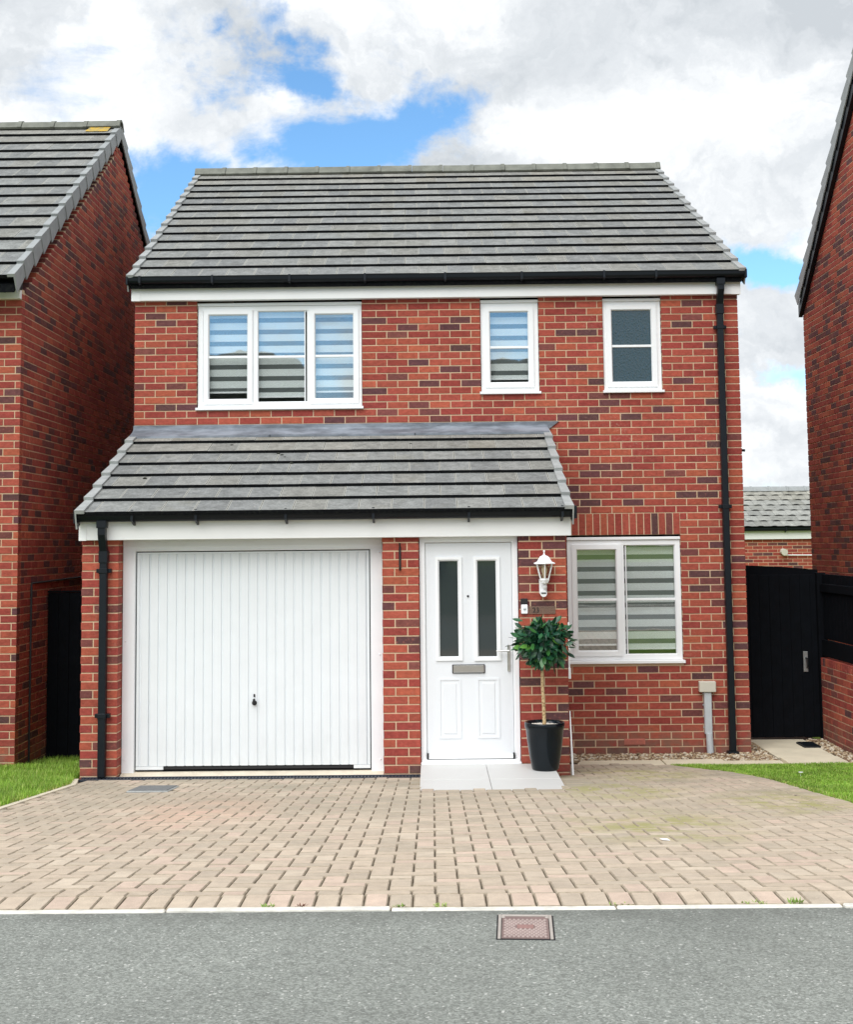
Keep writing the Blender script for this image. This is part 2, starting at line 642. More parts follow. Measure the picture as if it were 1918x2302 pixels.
DGLASS = NT('door_glass').pbr((0.026, 0.036, 0.038), 0.05, None, 1.0)
OBSC = obscure_mat()
BLIND, SHEER = blind_mats()
ROOM = simple('dim_room', (0.10, 0.11, 0.115), 0.9, 0.2, 2)
DOORM, BARK, LEAFM = door_mat(), bark_mat(), leaf_mat()
RUBBER = simple('black_rubber', (0.012, 0.012, 0.013), 0.6, 0.1, 20)
CAPM = simple('pale_verge_unit', lin(158, 161, 160), 0.7, 0.18, 9)
CAPD = simple('grey_verge_unit', lin(150, 154, 154), 0.7, 0.16, 9)
RIDGE = simple('ridge_tile_concrete', lin(122, 124, 115), 0.93, 0.3, 7, 0.4, 60)
CONC = simple('pale_concrete', lin(214, 204, 184), 0.92, 0.14, 8, 0.5, 90)
SLABM = simple('riven_slab', lin(212, 204, 180), 0.9, 0.12, 4, 0.5, 30)
PORC = simple('pale_porcelain', lin(204, 204, 201), 0.5, 0.03, 3)
KERBM = simple('kerb_concrete', lin(216, 213, 203), 0.9, 0.28, 16, 0.3, 80)
JOINT = simple('jointing_sand', lin(88, 76, 60), 0.97, 0.3, 12, 0.5, 80)
GREYP = simple('grey_plastic', lin(188, 194, 198), 0.5, 0.06, 9)
GREYBOX = simple('beige_plastic', lin(206, 202, 188), 0.55, 0.04, 9)
POTM = simple('glazed_black_pot', (0.0026, 0.0064, 0.0100), 0.15, 0.2, 5, 0.04, 10, spec=0.30)
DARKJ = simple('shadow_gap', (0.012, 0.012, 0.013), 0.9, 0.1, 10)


def lead_mat():
    t = NT('lead_sheet')
    c = t.mix(t.ramp(t.noise(2.5, 5, 0.65, t.stretch((1, 1, 5))), 0.35, 0.68), lin(100, 106, 114), lin(146, 154, 164))
    return t.pbr(c, 0.55, t.bump(t.noise(9, 3), 0.25, 0.01), 0.4)


LEAD = lead_mat()


# ------------------------------------------------------------------ pieces (bricks, tiles, pavers): largest become objects, rest one mass
def brick_tpl(L, h, d, ch=0.002):
    """front face at y=0 (chamfered), body towards +y"""
    a, b = L / 2, h / 2
    v = [(-a + ch, 0, -b + ch), (a - ch, 0, -b + ch), (a - ch, 0, b - ch), (-a + ch, 0, b - ch),
         (-a, ch, -b), (a, ch, -b), (a, ch, b), (-a, ch, b), (-a, d, -b), (a, d, -b), (a, d, b), (-a, d, b)]
    f = [(0, 1, 2, 3), (4, 5, 1, 0), (5, 6, 2, 1), (6, 7, 3, 2), (7, 4, 0, 3), (8, 9, 5, 4), (9, 10, 6, 5), (10, 11, 7, 6), (11, 8, 4, 7)]
    return v, f, [0] * 9


def tile_tpl(w, l, t, e=0.007):
    """lies on a slope: x along the course, y up the slope, z out; lower edge at y=0"""
    zl, zu = 1.15 * t, 0.10 * t
    xs = [0, e, w - e, w]
    v = []
    for y, z in ((0, zl + t), (l, zu + t)):
        v += [(x, y, z) for x in xs]
    v += [(0, 0, zl - 0.2 * t), (w, 0, zl - 0.2 * t), (0, l, zu), (w, l, zu)]
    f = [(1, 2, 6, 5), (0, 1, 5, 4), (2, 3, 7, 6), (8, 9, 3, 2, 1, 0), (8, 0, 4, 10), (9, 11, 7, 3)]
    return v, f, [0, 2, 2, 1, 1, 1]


def roll_tpl(w, l, t):
    """a concrete tile with a shallow roll along one side"""
    zl, zu = 1.15 * t, 0.10 * t
    n = 9
    prof = [(w * i / n, 0.013 * max(0.0, math.sin(math.pi * min(1, i / 5))) if i <= 5 else 0.0) for i in range(n + 1)]
    v = []
    for y, z in ((0, zl + t), (l, zu + t)):
        v += [(x, y, z + q) for x, q in prof]
    v += [(x, 0, zl - 0.1 * t) for x, q in prof]
    m = n + 1
    f = [(i, i + 1, m + i + 1, m + i) for i in range(n)] + [(2 * m + i, 2 * m + i + 1, i + 1, i) for i in range(n)]
    return v, f, [0] * n + [1] * n


def cap_tpl(w, l, h, side):
    """dry-verge unit: strip over the tile ends plus a drop, stepping out at its lower end; side +1 = drop on +x"""
    zl, zu = 0.088, 0.056
    sg = 1 if side > 0 else -1
    xi, xo, xu = -sg * w, 0.006 * sg, -0.004 * sg
    t = 0.014
    v = [(xo, -0.016, zl), (xi, -0.016, zl), (xi, l, zu), (xu, l, zu),
         (xo, -0.016, -h - 0.022), (xu, l, -h + 0.016), (xi, -0.016, zl - 0.034), (xi, l, zu - 0.02), (xo - sg * t, -0.016, -h - 0.022), (xu - sg * t, l, -h + 0.016), (xo - sg * t, -0.016, zl - 0.034)]
    f = [(0, 1, 2, 3), (0, 3, 5, 4), (0, 10, 6, 1), (0, 4, 8, 10), (1, 6, 7, 2), (4, 5, 9, 8)]
    return v, f, [0] * 6


def paver_tpl(L, h, d):
    v, f, m = brick_tpl(L, h, d, 0.0055)
    return v, f, [0, 1, 1, 1, 1, 1, 1, 1, 1]


TPL = {'brick': brick_tpl, 'paver': paver_tpl, 'tile': tile_tpl, 'roll': roll_tpl, 'cap': cap_tpl}
MESHES = {}


class Bag:
    def __init__(s):
        s.p = []

    def add(s, kind, dims, M, col, score=0.0):
        s.p.append((score, kind, dims, M, col))

    def finish(s, parent, name, mats_obj, mats_mass, mass_name, limit=300, minscore=1e-9, local=False):
        s.p.sort(key=lambda q: -q[0])
        sel = [q for q in s.p[:limit] if q[0] > minscore]
        rest = s.p[len(sel):]
        for sc, kind, dims, M, col in sel:
            key = (kind, tuple(round(x * 500) / 500 if i == 0 and kind == 'brick' else round(x, 4) for i, x in enumerate(dims)), tuple(m.name for m in mats_obj))
            me = MESHES.get(key)
            if me is None:
                v, f, mi = TPL[kind](*dims)
                me = bpy.data.meshes.new(name)
                me.from_pydata(v, [], f)
                for m in mats_obj:
                    me.materials.append(m)
                me.polygons.foreach_set('material_index', mi)
                me.update()
                MESHES[key] = me
            o = bpy.data.objects.new(name, me)
            o.color = (*col, 1)
            o.parent = parent
            if not local:
                o.matrix_parent_inverse = WORLD_OF.get(parent.name, Matrix.Identity(4)).inverted()
            o.matrix_basis = M
            COL.objects.link(o)
        if rest:
            V, F, MI, TC = [], [], [], []
            nb = 0
            for sc, kind, dims, M, col in rest:
                v, f, mi = TPL[kind](*dims)
                A = np.array(M)
                w = np.array(v) @ A[:3, :3].T + A[:3, 3]
                V.append(w)
                F += [[nb + i for i in q] for q in f]
                nb += len(v)
                MI += mi
                TC += [(*col, 1.0)] * len(f)
            me = bpy.data.meshes.new(mass_name)
            me.from_pydata(np.concatenate(V).tolist(), [], F)
            for m in mats_mass:
                me.materials.append(m)
            me.polygons.foreach_set('material_index', MI)
            at = me.attributes.new('tone', 'FLOAT_COLOR', 'FACE')
            at.data.foreach_set('color', np.array(TC, dtype=np.float32).ravel())
            me.update()
            o = bpy.data.objects.new(mass_name, me)
            o['kind'] = 'stuff'
            COL.objects.link(o)
            o.parent = parent
            if not local:
                o.matrix_parent_inverse = WORLD_OF.get(parent.name, Matrix.Identity(4)).inverted()
        return len(sel), len(rest)


def in_frame(p, m=6):
    u, v = project(p)
    return m < u < IW - m and m < v < IH - m


RED = [lin(160, 77, 65), lin(152, 70, 61), lin(163, 81, 67), lin(148, 67, 59), lin(156, 78, 64), lin(167, 84, 67), lin(145, 67, 60)]
ORG = [lin(173, 91, 69), lin(167, 86, 66)]
DRK = [lin(104, 66, 67), lin(96, 63, 66), lin(112, 67, 64), lin(92, 64, 64), lin(122, 72, 67)]


def brick_tone(x, y, z, dark=0.12):
    n = mnoise.noise(Vector((x * 0.9, y * 0.9, z * 1.7)))
    r = random.random()
    if r < dark + 0.20 * max(0, n):
        c = random.choice(DRK)
    elif r > 0.88:
        c = random.choice(ORG)
    else:
        c = random.choice(RED)
    k = random.uniform(0.92, 1.09)
    return (c[0] * k, c[1] * k * random.uniform(0.96, 1.04), c[2] * k)


VG, BL = 0.0756, 0.225


def brick_wall(bag, O, N, u0, u1, z0, z1, datum, openings=(), phase=0.0, depth=0.1025, zmax=None, vis=None, weight=1.0, dark=0.11, soldier=(), gap=0.0114):
    """stretcher bond on a vertical plane. O: origin of u, N: outward unit normal; openings (ua, ub, za, zb)"""
    N = Vector(N)
    U = Vector((0, 0, 1)).cross(N)
    O = Vector(O)
    k0 = int(math.floor((datum - z1) / VG)) - 1
    k1 = int(math.ceil((datum - z0) / VG)) + 1
    for k in range(k0, k1):
        zt = min(datum - k * VG - gap / 2, z1)
        zb = max(datum - (k + 1) * VG + gap / 2, z0)
        h = zt - zb
        if h < 0.022:
            continue
        zc = (zt + zb) / 2
        free = [(u0, u1)]
        for (a, b, c, d) in openings:
            if min(d, zt) - max(c, zb) > 0.012:
                nf = []
                for (p, q) in free:
                    if b <= p or a >= q:
                        nf.append((p, q))
                    else:
                        if a - p > 0.03:
                            nf.append((p, a))
                        if q - b > 0.03:
                            nf.append((b, q))
                free = nf
        base = u0 + phase + (BL / 2 if k % 2 else 0.0)
        for (p, q) in free:
            n0 = int(math.floor((p - base) / BL)) - 1
            cells = []
            j = n0
            while base + j * BL < q:
                a = base + j * BL + gap / 2
                b = base + (j + 1) * BL - gap / 2
                a2, b2 = max(a, p), min(b, q)
                if b2 - a2 > 0.004:
                    cells.append([a2, b2])
                j += 1
            if len(cells) > 1 and cells[0][1] - cells[0][0] < 0.04:
                cells[1][0] = cells[0][0]
                cells.pop(0)
            if len(cells) > 1 and cells[-1][1] - cells[-1][0] < 0.04:
                cells[-2][1] = cells[-1][1]
                cells.pop()
            for a, b in cells:
                if zmax is not None and min(zmax(a), zmax(b)) < zt - 0.01:
                    if max(zmax(a), zmax(b)) < zt + 0.02:
                        continue
                uc = (a + b) / 2
                P = O + U * uc + Vector((0, 0, zc))
                put_brick(bag, P, U, N, b - a, h, depth, dark, vis, weight)
    for (sa, sb, za, zb_) in soldier:
        n = max(1, round((sb - sa) / 0.0752))
        w = (sb - sa) / n
        for i in range(n):
            P = O + U * (sa + w * (i + 0.5)) + Vector((0, 0, (za + zb_) / 2))
            put_brick(bag, P, U, N, w - 0.010, zb_ - za, depth, dark, vis, weight)


def put_brick(bag, P, U, N, L, h, depth, dark, vis, weight):
    jit = random.uniform(-0.0012, 0.0012)
    ang = random.uniform(-0.004, 0.004)
    rot = Matrix.Rotation(ang, 3, N)
    Uj = rot @ U
    Zj = rot @ Vector((0, 0, 1))
    P2 = P + N * jit
    M = Matrix(((Uj.x, -N.x, Zj.x, P2.x), (Uj.y, -N.y, Zj.y, P2.y), (Uj.z, -N.z, Zj.z, P2.z), (0, 0, 0, 1)))
    v = CAMP - P
    s = max(0.0, v.normalized().dot(N)) * L * h / v.length_squared * weight
    if s > 0 and (not in_frame(P) or (vis is not None and not vis(P))):
        s = 0.0
    bag.add('brick', (L, h, depth), M, brick_tone(P.x, P.y, P.z, dark), s)


def core_wall(mb, O, N, u0, u1, z0, z1, openings=(), d0=0.0045, d1=0.10):
    """mortar body of a wall: boxes round the openings"""
    N = Vector(N)
    U = Vector((0, 0, 1)).cross(N)
    O = Vector(O)
    us = sorted({u0, u1, *[min(max(x, u0), u1) for o in openings for x in o[:2]]})
    zs = sorted({z0, z1, *[min(max(x, z0), z1) for o in openings for x in o[2:4]]})
    for i in range(len(us) - 1):
        for j in range(len(zs) - 1):
            uc, zc = (us[i] + us[i + 1]) / 2, (zs[j] + zs[j + 1]) / 2
            if us[i + 1] - us[i] < 1e-5 or zs[j + 1] - zs[j] < 1e-5:
                continue
            if any(o[0] < uc < o[1] and o[2] < zc < o[3] for o in openings):
                continue
            v = []
            for z in (zs[j], zs[j + 1]):
                for dd in (d0, d1):
                    for u in (us[i], us[i + 1]):
                        p = O + U * u - N * dd
                        v.append((p.x, p.y, z))
            mb.add(v, [(0, 2, 3, 1), (4, 5, 7, 6), (0, 1, 5, 4), (2, 6, 7, 3), (0, 4, 6, 2), (1, 3, 7, 5)])


def gable_core(mb, x0, x1, pts):
    """gable panel between x0 and x1 (mortar), outline in (y, z)"""
    mb.prism(pts, 'x', x0, x1)


TGREY = [lin(127, 129, 127), lin(130, 132, 130), lin(124, 126, 125), lin(134, 135, 132), lin(121, 123, 122), lin(129, 129, 124)]


def tile_tone(warm=0.0):
    c = random.choice(TGREY)
    k = random.uniform(0.94, 1.06)
    return (c[0] * k * (1 + warm * 0.1), c[1] * k * (1 + warm * 0.06), c[2] * k)


def roof_slope(bag, x0, x1, eave, ridge, ncourse, wtile, thick=0.024, kind='tile', vis=None, weight=1.0, dx=0.0):
    """one roof plane, courses along x. eave, ridge: (y, z) of the deck"""
    e = Vector((0, *eave))
    V = Vector((dx, ridge[0] - eave[0], ridge[1] - eave[1]))
    Ls = V.length
    V.normalize()
    flip = V.y < 0
    U = Vector((1, 0, 0)) if not flip else Vector((-1, 0, 0))
    N = U.cross(V).normalized()
    g = Ls / ncourse
    for c in range(ncourse):
        off = 0 if c % 2 else wtile / 2
        xs = []
        x = 0.0
        if off:
            xs.append((0.0, off))
            x = off
        L = x1 - x0
        while x < L - 0.02:
            xs.append((x, min(x + wtile, L)))
            x += wtile
        for a, b in xs:
            base = (x0 + a) if not flip else (x1 - a)
            P = e + V * (c * g) + Vector((base, 0, 0)) + N * random.uniform(0, 0.0025)
            tw = random.uniform(-0.0035, 0.0035)
            Q = Matrix.Rotation(tw, 3, N)
            U2, V2 = Q @ U, Q @ V
            M = Matrix(((U2.x, V2.x, N.x, P.x), (U2.y, V2.y, N.y, P.y), (U2.z, V2.z, N.z, P.z), (0, 0, 0, 1)))
            mid = P + U * (b - a) / 2 + V * g / 2
            v = CAMP - mid
            s = max(0.0, v.normalized().dot(N)) * (b - a) * g / v.length_squared * weight
            if s > 0 and (not in_frame(mid) or (vis and not vis(mid))):
                s = 0.0
            warm = 1.0 if c >= ncourse - 2 else 0.0
            bag.add(kind, (b - a - 0.004, g + 0.035, thick), M, tile_tone(warm), s)
    return U, V, N, g


def verge_caps(parent, x, eave, ridge, ncourse, side, w, h, mat, name='verge_cap', dx=0.0):
    V = Vector((dx, ridge[0] - eave[0], ridge[1] - eave[1]))
    g = V.length / ncourse
    V.normalize()
    U = Vector((1, 0, 0))
    N = U.cross(V)
    if N.z < 0:
        N = -N
    me = None
    key = ('cap', w, round(g, 4), h, side, mat.name, V.y > 0)
    for c in range(ncourse):
        P = Vector((x, *eave)) + V * (c * g)
        M = Matrix(((U.x, V.x, N.x, P.x), (U.y, V.y, N.y, P.y), (U.z, V.z, N.z, P.z), (0, 0, 0, 1)))
        me = MESHES.get(key)
        if me is None:
            v, f, mi = cap_tpl(w, g + 0.004, h, side)
            me = bpy.data.meshes.new(name)
            me.from_pydata(v, [], f)
            me.materials.append(mat)
            bm = bmesh.new()
            bm.from_mesh(me)
            bmesh.ops.recalc_face_normals(bm, faces=bm.faces)
            bm.to_mesh(me)
            bm.free()
            MESHES[key] = me
        o = bpy.data.objects.new(name, me)
        put(o, parent)
        o.matrix_basis = M
        COL.objects.link(o)


def ridge_tiles(parent, x0, x1, y, z, mat, L=0.45, r=0.125, tilt=0.0):
    prof = [(-r, -0.045), (-r * 0.55, 0.045), (0, 0.07), (r * 0.55, 0.045), (r, -0.045)]
    inner = [(p[0] * 0.82, p[1] - 0.02) for p in prof][::-1]
    n = max(1, round((x1 - x0) / L))
    L = (x1 - x0) / n
    me = bpy.data.meshes.new('ridge_tile')
    m = MB().prism(prof + inner, 'x', 0.004, L - 0.004)
    m.prism([(p[0] * 1.08, p[1] * 1.08 + 0.004) for p in prof] + [(p[0] * 0.8, p[1] - 0.02) for p in prof][::-1], 'x', L - 0.05, L - 0.002)
    proto = m.build('ridge_tile', mat, parent)
    for i in range(n):
        o = proto if i == 0 else proto.copy()
        if i:
            COL.objects.link(o)
        o.matrix_basis = Matrix.Translation((x0 + i * L, y, z + random.uniform(-0.004, 0.004))) @ Matrix.Rotation(random.uniform(-0.006, 0.006), 4, 'Y')


def gutter(parent, x0, x1, y, z0, z1, brackets, name='gutter'):
    """half-round gutter along x, front lip towards -y; y is its back"""
    w = 0.11
    h = z1 - z0
    prof = [(y, z1)]
    for i in range(9):
        a = math.pi * i / 8
        prof.append((y - w / 2 + w / 2 * math.cos(a), z1 - 0.012 - (h - 0.012) * math.sin(a) ** 0.75))
    prof += [(y - w - 0.006, z1), (y - w + 0.006, z1)]
    prof += [(y - w + 0.008, z1 - 0.014)]
    inner = [(y - w / 2 + (w / 2 - 0.006) * math.cos(math.pi * i / 8), z1 - 0.014 - (h - 0.022) * math.sin(math.pi * i / 8) ** 0.75) for i in range(8, -1, -1)]
    mb = MB().prism(prof + inner + [(y - 0.005, z1)], 'x', x0, x1)
    for xx in (x0, x1):
        mb.box(xx - 0.012, xx + 0.012, y - w - 0.008, y, z0 - 0.012, z1 + 0.006, 0, 0.004)
    g = mb.build(name, BLACKP, parent)
    for bx in brackets:
        m = MB()
        m.box(bx - 0.012, bx + 0.012, y - w - 0.010, y + 0.004, z1 - 0.006, z1 + 0.008, 0, 0.003)
        m.box(bx - 0.012, bx + 0.012, y - w - 0.013, y - w - 0.006, z0 + 0.01, z1, 0)
        m.prism([(y + 0.003, z0 - 0.034), (y - 0.018, z0 - 0.030), (y - w - 0.0125, z0 + 0.004), (y - w - 0.0125, z0 + 0.014), (y + 0.003, z1 - 0.002)], 'x', bx - 0.009, bx + 0.009)
        m.build('gutter_bracket', BLACKP, g)
    return g


def downpipe(parent, x, zt, zb, yt, y, w, clips, offset_z=None):
    """square black downpipe; yt = y at the gutter outlet, y = y of pipe centre on the wall"""
    mb = MB()
    hw = w / 2
    mb.box(x - hw - 0.012, x + hw + 0.012, yt - hw - 0.008, yt + hw + 0.008, zt - 0.07, zt, 0, 0.004)
    oz = offset_z
    # swan neck from the outlet back to the wall
    pts = [(yt, zt - 0.05), (yt, oz + 0.16), (y, oz)]
    for (ya, za), (yb, zb2) in zip(pts[:-1], pts[1:]):
        v = []
        for yy, zz in ((ya, za), (yb, zb2)):
            v += [(x - hw, yy - hw, zz), (x + hw, yy - hw, zz), (x + hw, yy + hw, zz), (x - hw, yy + hw, zz)]
        mb.add(v, [(0, 1, 5, 4), (1, 2, 6, 5), (2, 3, 7, 6), (3, 0, 4, 7), (0, 3, 2, 1), (4, 5, 6, 7)])
    mb.box(x - hw - 0.007, x + hw + 0.007, y - hw - 0.007, y + hw + 0.007, oz - 0.09, oz + 0.02, 0, 0.004)
    mb.box(x - hw, x + hw, y - hw, y + hw, zb, oz - 0.05, 0, 0.005)
    p = mb.build('downpipe', BLACKP, parent)
    for cz in clips:
        m = MB()
        m.box(x - hw - 0.006, x + hw + 0.006, y - hw - 0.006, y + hw, cz - 0.022, cz + 0.022, 0, 0.004)
        for sx in (-1, 1):
            a, b = sorted((x + sx * (hw + 0.004), x + sx * (hw + 0.034)))
            m.box(a, b, y - 0.008, y + hw + 0.004, cz - 0.018, cz + 0.018, 0, 0.003)
        m.build('pipe_clip', BLACKP, p)
    return p


def frame_bars(mb, x0, x1, y0, y1, z0, z1, w, ch=0.006, mi=0, wb=None, wt=None):
    """a rectangular frame with mitred corners and a bevelled inner edge"""
    wb = w if wb is None else wb
    wt = w if wt is None else wt
    o = [(x0, z0), (x1, z0), (x1, z1), (x0, z1)]
    i1 = [(x0 + w - ch, z0 + wb - ch), (x1 - w + ch, z0 + wb - ch), (x1 - w + ch, z1 - wt + ch), (x0 + w - ch, z1 - wt + ch)]
    i2 = [(x0 + w, z0 + wb), (x1 - w, z0 + wb), (x1 - w, z1 - wt), (x0 + w, z1 - wt)]
    v = [(p[0], y0, p[1]) for p in o] + [(p[0], y0, p[1]) for p in i1] + [(p[0], y0 + ch * 1.6, p[1]) for p in i2] + \
        [(p[0], y1, p[1]) for p in i2] + [(p[0], y1, p[1]) for p in o]
    f = []
    for i in range(4):
        j = (i + 1) % 4
        for a, b in ((0, 4), (4, 8), (8, 12), (12, 16), (16, 0)):
            f.append((a + i, a + j, b + j, b + i))
    mb.add(v, f, mi)


def window(house, x0, x1, zs, z0, z1, wallY, mull, lights, bar, blind, label=None, room_d=1.2):
    """x0..x1, z0..z1 outer frame; zs sill underside; lights: (gx0, gx1, gz0, gz1, casement)"""
    y = wallY + 0.028
    h = holder('window', house)
    if label:
        h['label'] = label
    mb = MB()
    frame_bars(mb, x0, x1, y, y + 0.065, z0, z1, 0.058, 0.008)
    for m in mull:
        mb.box(m - 0.030, m + 0.030, y + 0.001, y + 0.064, z0 + 0.05, z1 - 0.05, 0, 0.006)
    mb.build('frame', UPVC, h)
    MB().box(x0 - 0.004, x1 + 0.004, y - 0.018, y + 0.06, z1 + 0.002, z1 + 0.034, 0, 0.005).build('head_trim', UPVC, h)
    s = MB()
    s.prism([(y + 0.055, zs + 0.006), (y - 0.055, zs), (y - 0.060, zs + 0.004), (y - 0.060, zs + 0.028), (y - 0.02, z0 - 0.002), (y + 0.055, z0 - 0.002)], 'x', x0 - 0.018, x1 + 0.018)
    s.build('sill', UPVC, h)
    for gx0, gx1, gz0, gz1, cas in lights:
        gy = y + 0.03
        if cas:
            w = 0.058
            m = MB()
            frame_bars(m, gx0 - w, gx1 + w, y - 0.016, y + 0.05, gz0 - w, gz1 + w, w, 0.010)
            m.build('casement', UPVC, h)
            gy = y + 0.012
        else:
            m = MB()
            frame_bars(m, gx0 - 0.012, gx1 + 0.012, y + 0.010, y + 0.05, gz0 - 0.012, gz1 + 0.012, 0.012, 0.003)
            m.build('glazing_bead', UPVC, h)
        pm = OBSC if blind is None else GLASS
        p = MB().box(gx0 - 0.008, gx1 + 0.008, gy, gy + 0.006, gz0 - 0.008, gz1 + 0.008).build('pane', pm, h)
        MB().box(gx0 - 0.004, gx1 + 0.004, gy - 0.014, gy - 0.001, bar - 0.013, bar + 0.013, 0, 0.003).build('glazing_bar', UPVC, h)
        if blind is not None:
            phase, zlow = blind
            b = MB()
            yb = y + 0.075
            z = gz1 + 0.03
            P, op = 0.126, 0.076
            zz = math.floor((z - phase) / P) * P + phase
            low = gz0 + zlow
            while zz > low - P:
                a, c = max(zz, low), min(zz + op, z)
                if c > a:
                    b.add([(gx0 - 0.02, yb, a), (gx1 + 0.008, yb, a), (gx1 + 0.008, yb, c), (gx0 - 0.02, yb, c)], [(0, 1, 2, 3)], 0)
                a, c = max(zz + op, low), min(zz + P, z)
                if c > a:
                    b.add([(gx0 - 0.02, yb + 0.002, a), (gx1 + 0.008, yb + 0.002, a), (gx1 + 0.008, yb + 0.002, c), (gx0 - 0.02, yb + 0.002, c)], [(0, 1, 2, 3)], 1)
                zz -= P
            b.box(gx0 - 0.02, gx1 + 0.008, yb - 0.006, yb + 0.012, low - 0.016, low + 0.002, 2)
            b.build('blind', [BLIND, SHEER, UPVC], h, fix=False)
    if blind is not None:
        r = MB()
        ry0, ry1 = y + 0.070, y + room_d
        a, b_, c, d = x0 + 0.02, x1 - 0.02, z0 + 0.01, z1 - 0.02
        r.add([(a, ry0, c), (b_, ry0, c), (b_, ry0, d), (a, ry0, d), (a - .5, ry1, c - .5), (b_ + .5, ry1, c - .5), (b_ + .5, ry1, d + .1), (a - .5, ry1, d + .1)],
              [(4, 5, 6, 7), (0, 1, 5, 4), (3, 7, 6, 2), (0, 4, 7, 3), (1, 2, 6, 5)])
        r.build('room', ROOM, h)
    return h


# ------------------------------------------------------------------ ground, road, lawns
M_SL = 0.092
DZ0, DY0 = 0.09, -2.1


def slope_z(y):
    return DZ0 + M_SL * (DY0 - y)


YS, YK = -8.283, -8.483            # back and front of the soldier course
ZR = slope_z(YS)
mb = MB()
prof = [(-900, 0.45), (-15.2, 0.60), (-8.6, 0.55), (-8.28, 0.55), (-2.1, 0.02), (0.6, -0.235), (3.0, -0.30), (900, -0.30)]
v, f = [], []
for i, (y, z) in enumerate(prof):
    v += [(-900, y, z), (900, y, z)]
for i in range(len(prof) - 1):
    f.append((2 * i, 2 * i + 1, 2 * i + 3, 2 * i + 2))
tag(mb.add(v, f).build('ground', SOIL), kind='structure')

v, f = [], []
ys = [-14.9, YK - 0.040]
zr = ZR - 0.007
mb = MB().add([(-60, ys[0], zr), (60, ys[0], zr), (60, ys[1], zr), (-60, ys[1], zr)], [(0, 1, 2, 3)])
road = tag(mb.build('road', ASPHALT), kind='structure')
# grass bank on the far side of the street, behind the photographer (seen mirrored in the glass)
mb = MB().add([(-60, -70, 0.9), (60, -70, 0.9), (60, -15.05, ZR + 0.10), (-60, -15.05, ZR + 0.10), (60, -15.05, ZR - 0.1), (-60, -15.05, ZR - 0.1)], [(0, 1, 2, 3), (3, 2, 4, 5)])
tag(mb.build('verge_lawn', simple('rough_verge', lin(66, 74, 50), 0.95, 0.3, 0.3)), kind='structure')
mb = MB().box(-60, 60, -15.05, -14.9, ZR - 0.2, ZR + 0.10, 0, 0.01)
tag(mb.build('kerb', KERBM), kind='structure')

# white concrete edging between drive and road
edging = bpy.data.objects.new('kerb_edging', None)
COL.objects.link(edging)
tag(edging, kind='structure')
x = -1.6
i = 0
while x < 8.5:
    L = 0.915
    dz = random.uniform(-0.004, 0.004)
    dy = random.uniform(-0.006, 0.006)
    MB().box(x, x + L - 0.006, YK - 0.044 + dy, YK - 0.006 + dy, ZR - 0.15, ZR + 0.003 + dz, 0, 0.005).build('edging_stone', KERBM, edging)
    x += L

# driveway: sand bed on a slope, block paving on top
ANG = -math.atan(M_SL)
drive = bpy.data.objects.new('driveway', None)


def dl(x, y):
    """drive-local coordinates of a plan point"""
    return x, (y - DY0) / math.cos(ANG)


right_edge = [(5.05, -8.28), (5.8, -6.4), (6.03, -4.72), (5.99, -3.8), (5.96, -2.66), (5.80, -1.91), (5.40, -0.985)]
EDGE_R = [(6.35, -8.28), (6.16, -6.4), (6.03, -4.72), (5.99, -3.8), (5.96, -2.66), (5.80, -1.91), (5.40, -0.985)]


def edge_right(y):
    for (xa, ya), (xb, yb) in zip(EDGE_R[:-1], EDGE_R[1:]):
        if ya <= y <= yb:
            return xa + (xb - xa) * (y - ya) / (yb - ya)
    return EDGE_R[0][0] if y < EDGE_R[0][1] else 5.40


poly = [(0.15, YS + 0.0), *EDGE_R, (5.3, -0.70), (4.37, -0.70), (4.37, -2.12), (0.02, -2.12), (0.15, -2.7)]
me = bpy.data.meshes.new('driveway')
me.from_pydata([(*dl(x, y), -0.018) for x, y in poly], [], [list(range(len(poly)))])
me.materials.append(JOINT)
drive = bpy.data.objects.new('driveway', me)
COL.objects.link(drive)
drive.location = (0, DY0, DZ0)
drive.rotation_euler = (ANG, 0, 0)
tag(drive, kind='structure')
DM = Matrix.Translation((0, DY0, DZ0)) @ Matrix.Rotation(ANG, 4, 'X')

PTONE = [lin(191, 176, 157), lin(196, 180, 161), lin(187, 173, 155), lin(199, 179, 162), lin(192, 177, 158), lin(185, 172, 154), lin(199, 185, 166)]


def paver_tone():
    c = random.choice(PTONE)
    k = random.uniform(0.92, 1.06)
    return tuple(q * k for q in c)


bag = Bag()
UP = 0.1013


def add_paver(x0, x1, y0, y1, lift=0.0, rot=0.0, local=True):
    """rectangle in drive-local plan coordinates"""
    cx, cy = (x0 + x1) / 2, (y0 + y1) / 2
    tx, ty = random.uniform(-0.008, 0.008), random.uniform(-0.008, 0.008)
    Rm = Matrix.Translation((cx, cy, lift + random.uniform(-0.0015, 0.0015))) @ Matrix.Rotation(rot + random.uniform(-0.006, 0.006), 4, 'Z') @ Matrix.Rotation(tx, 4, 'X') @ Matrix.Rotation(ty, 4, 'Y') @ Matrix.Rotation(-math.pi / 2, 4, 'X')
    P = DM @ Vector((cx, cy, 0))
    vv = CAMP - P
    nz = (DM.to_3x3() @ Vector((0, 0, 1)))
    s = max(0, vv.normalized().dot(nz)) * (x1 - x0) * (y1 - y0) / vv.length_squared
    if not in_frame(P, 2):
        s = 0
    bag.add('paver', (x1 - x0 - 0.0048, y1 - y0 - 0.0045, 0.05), Rm, paver_tone(), s)


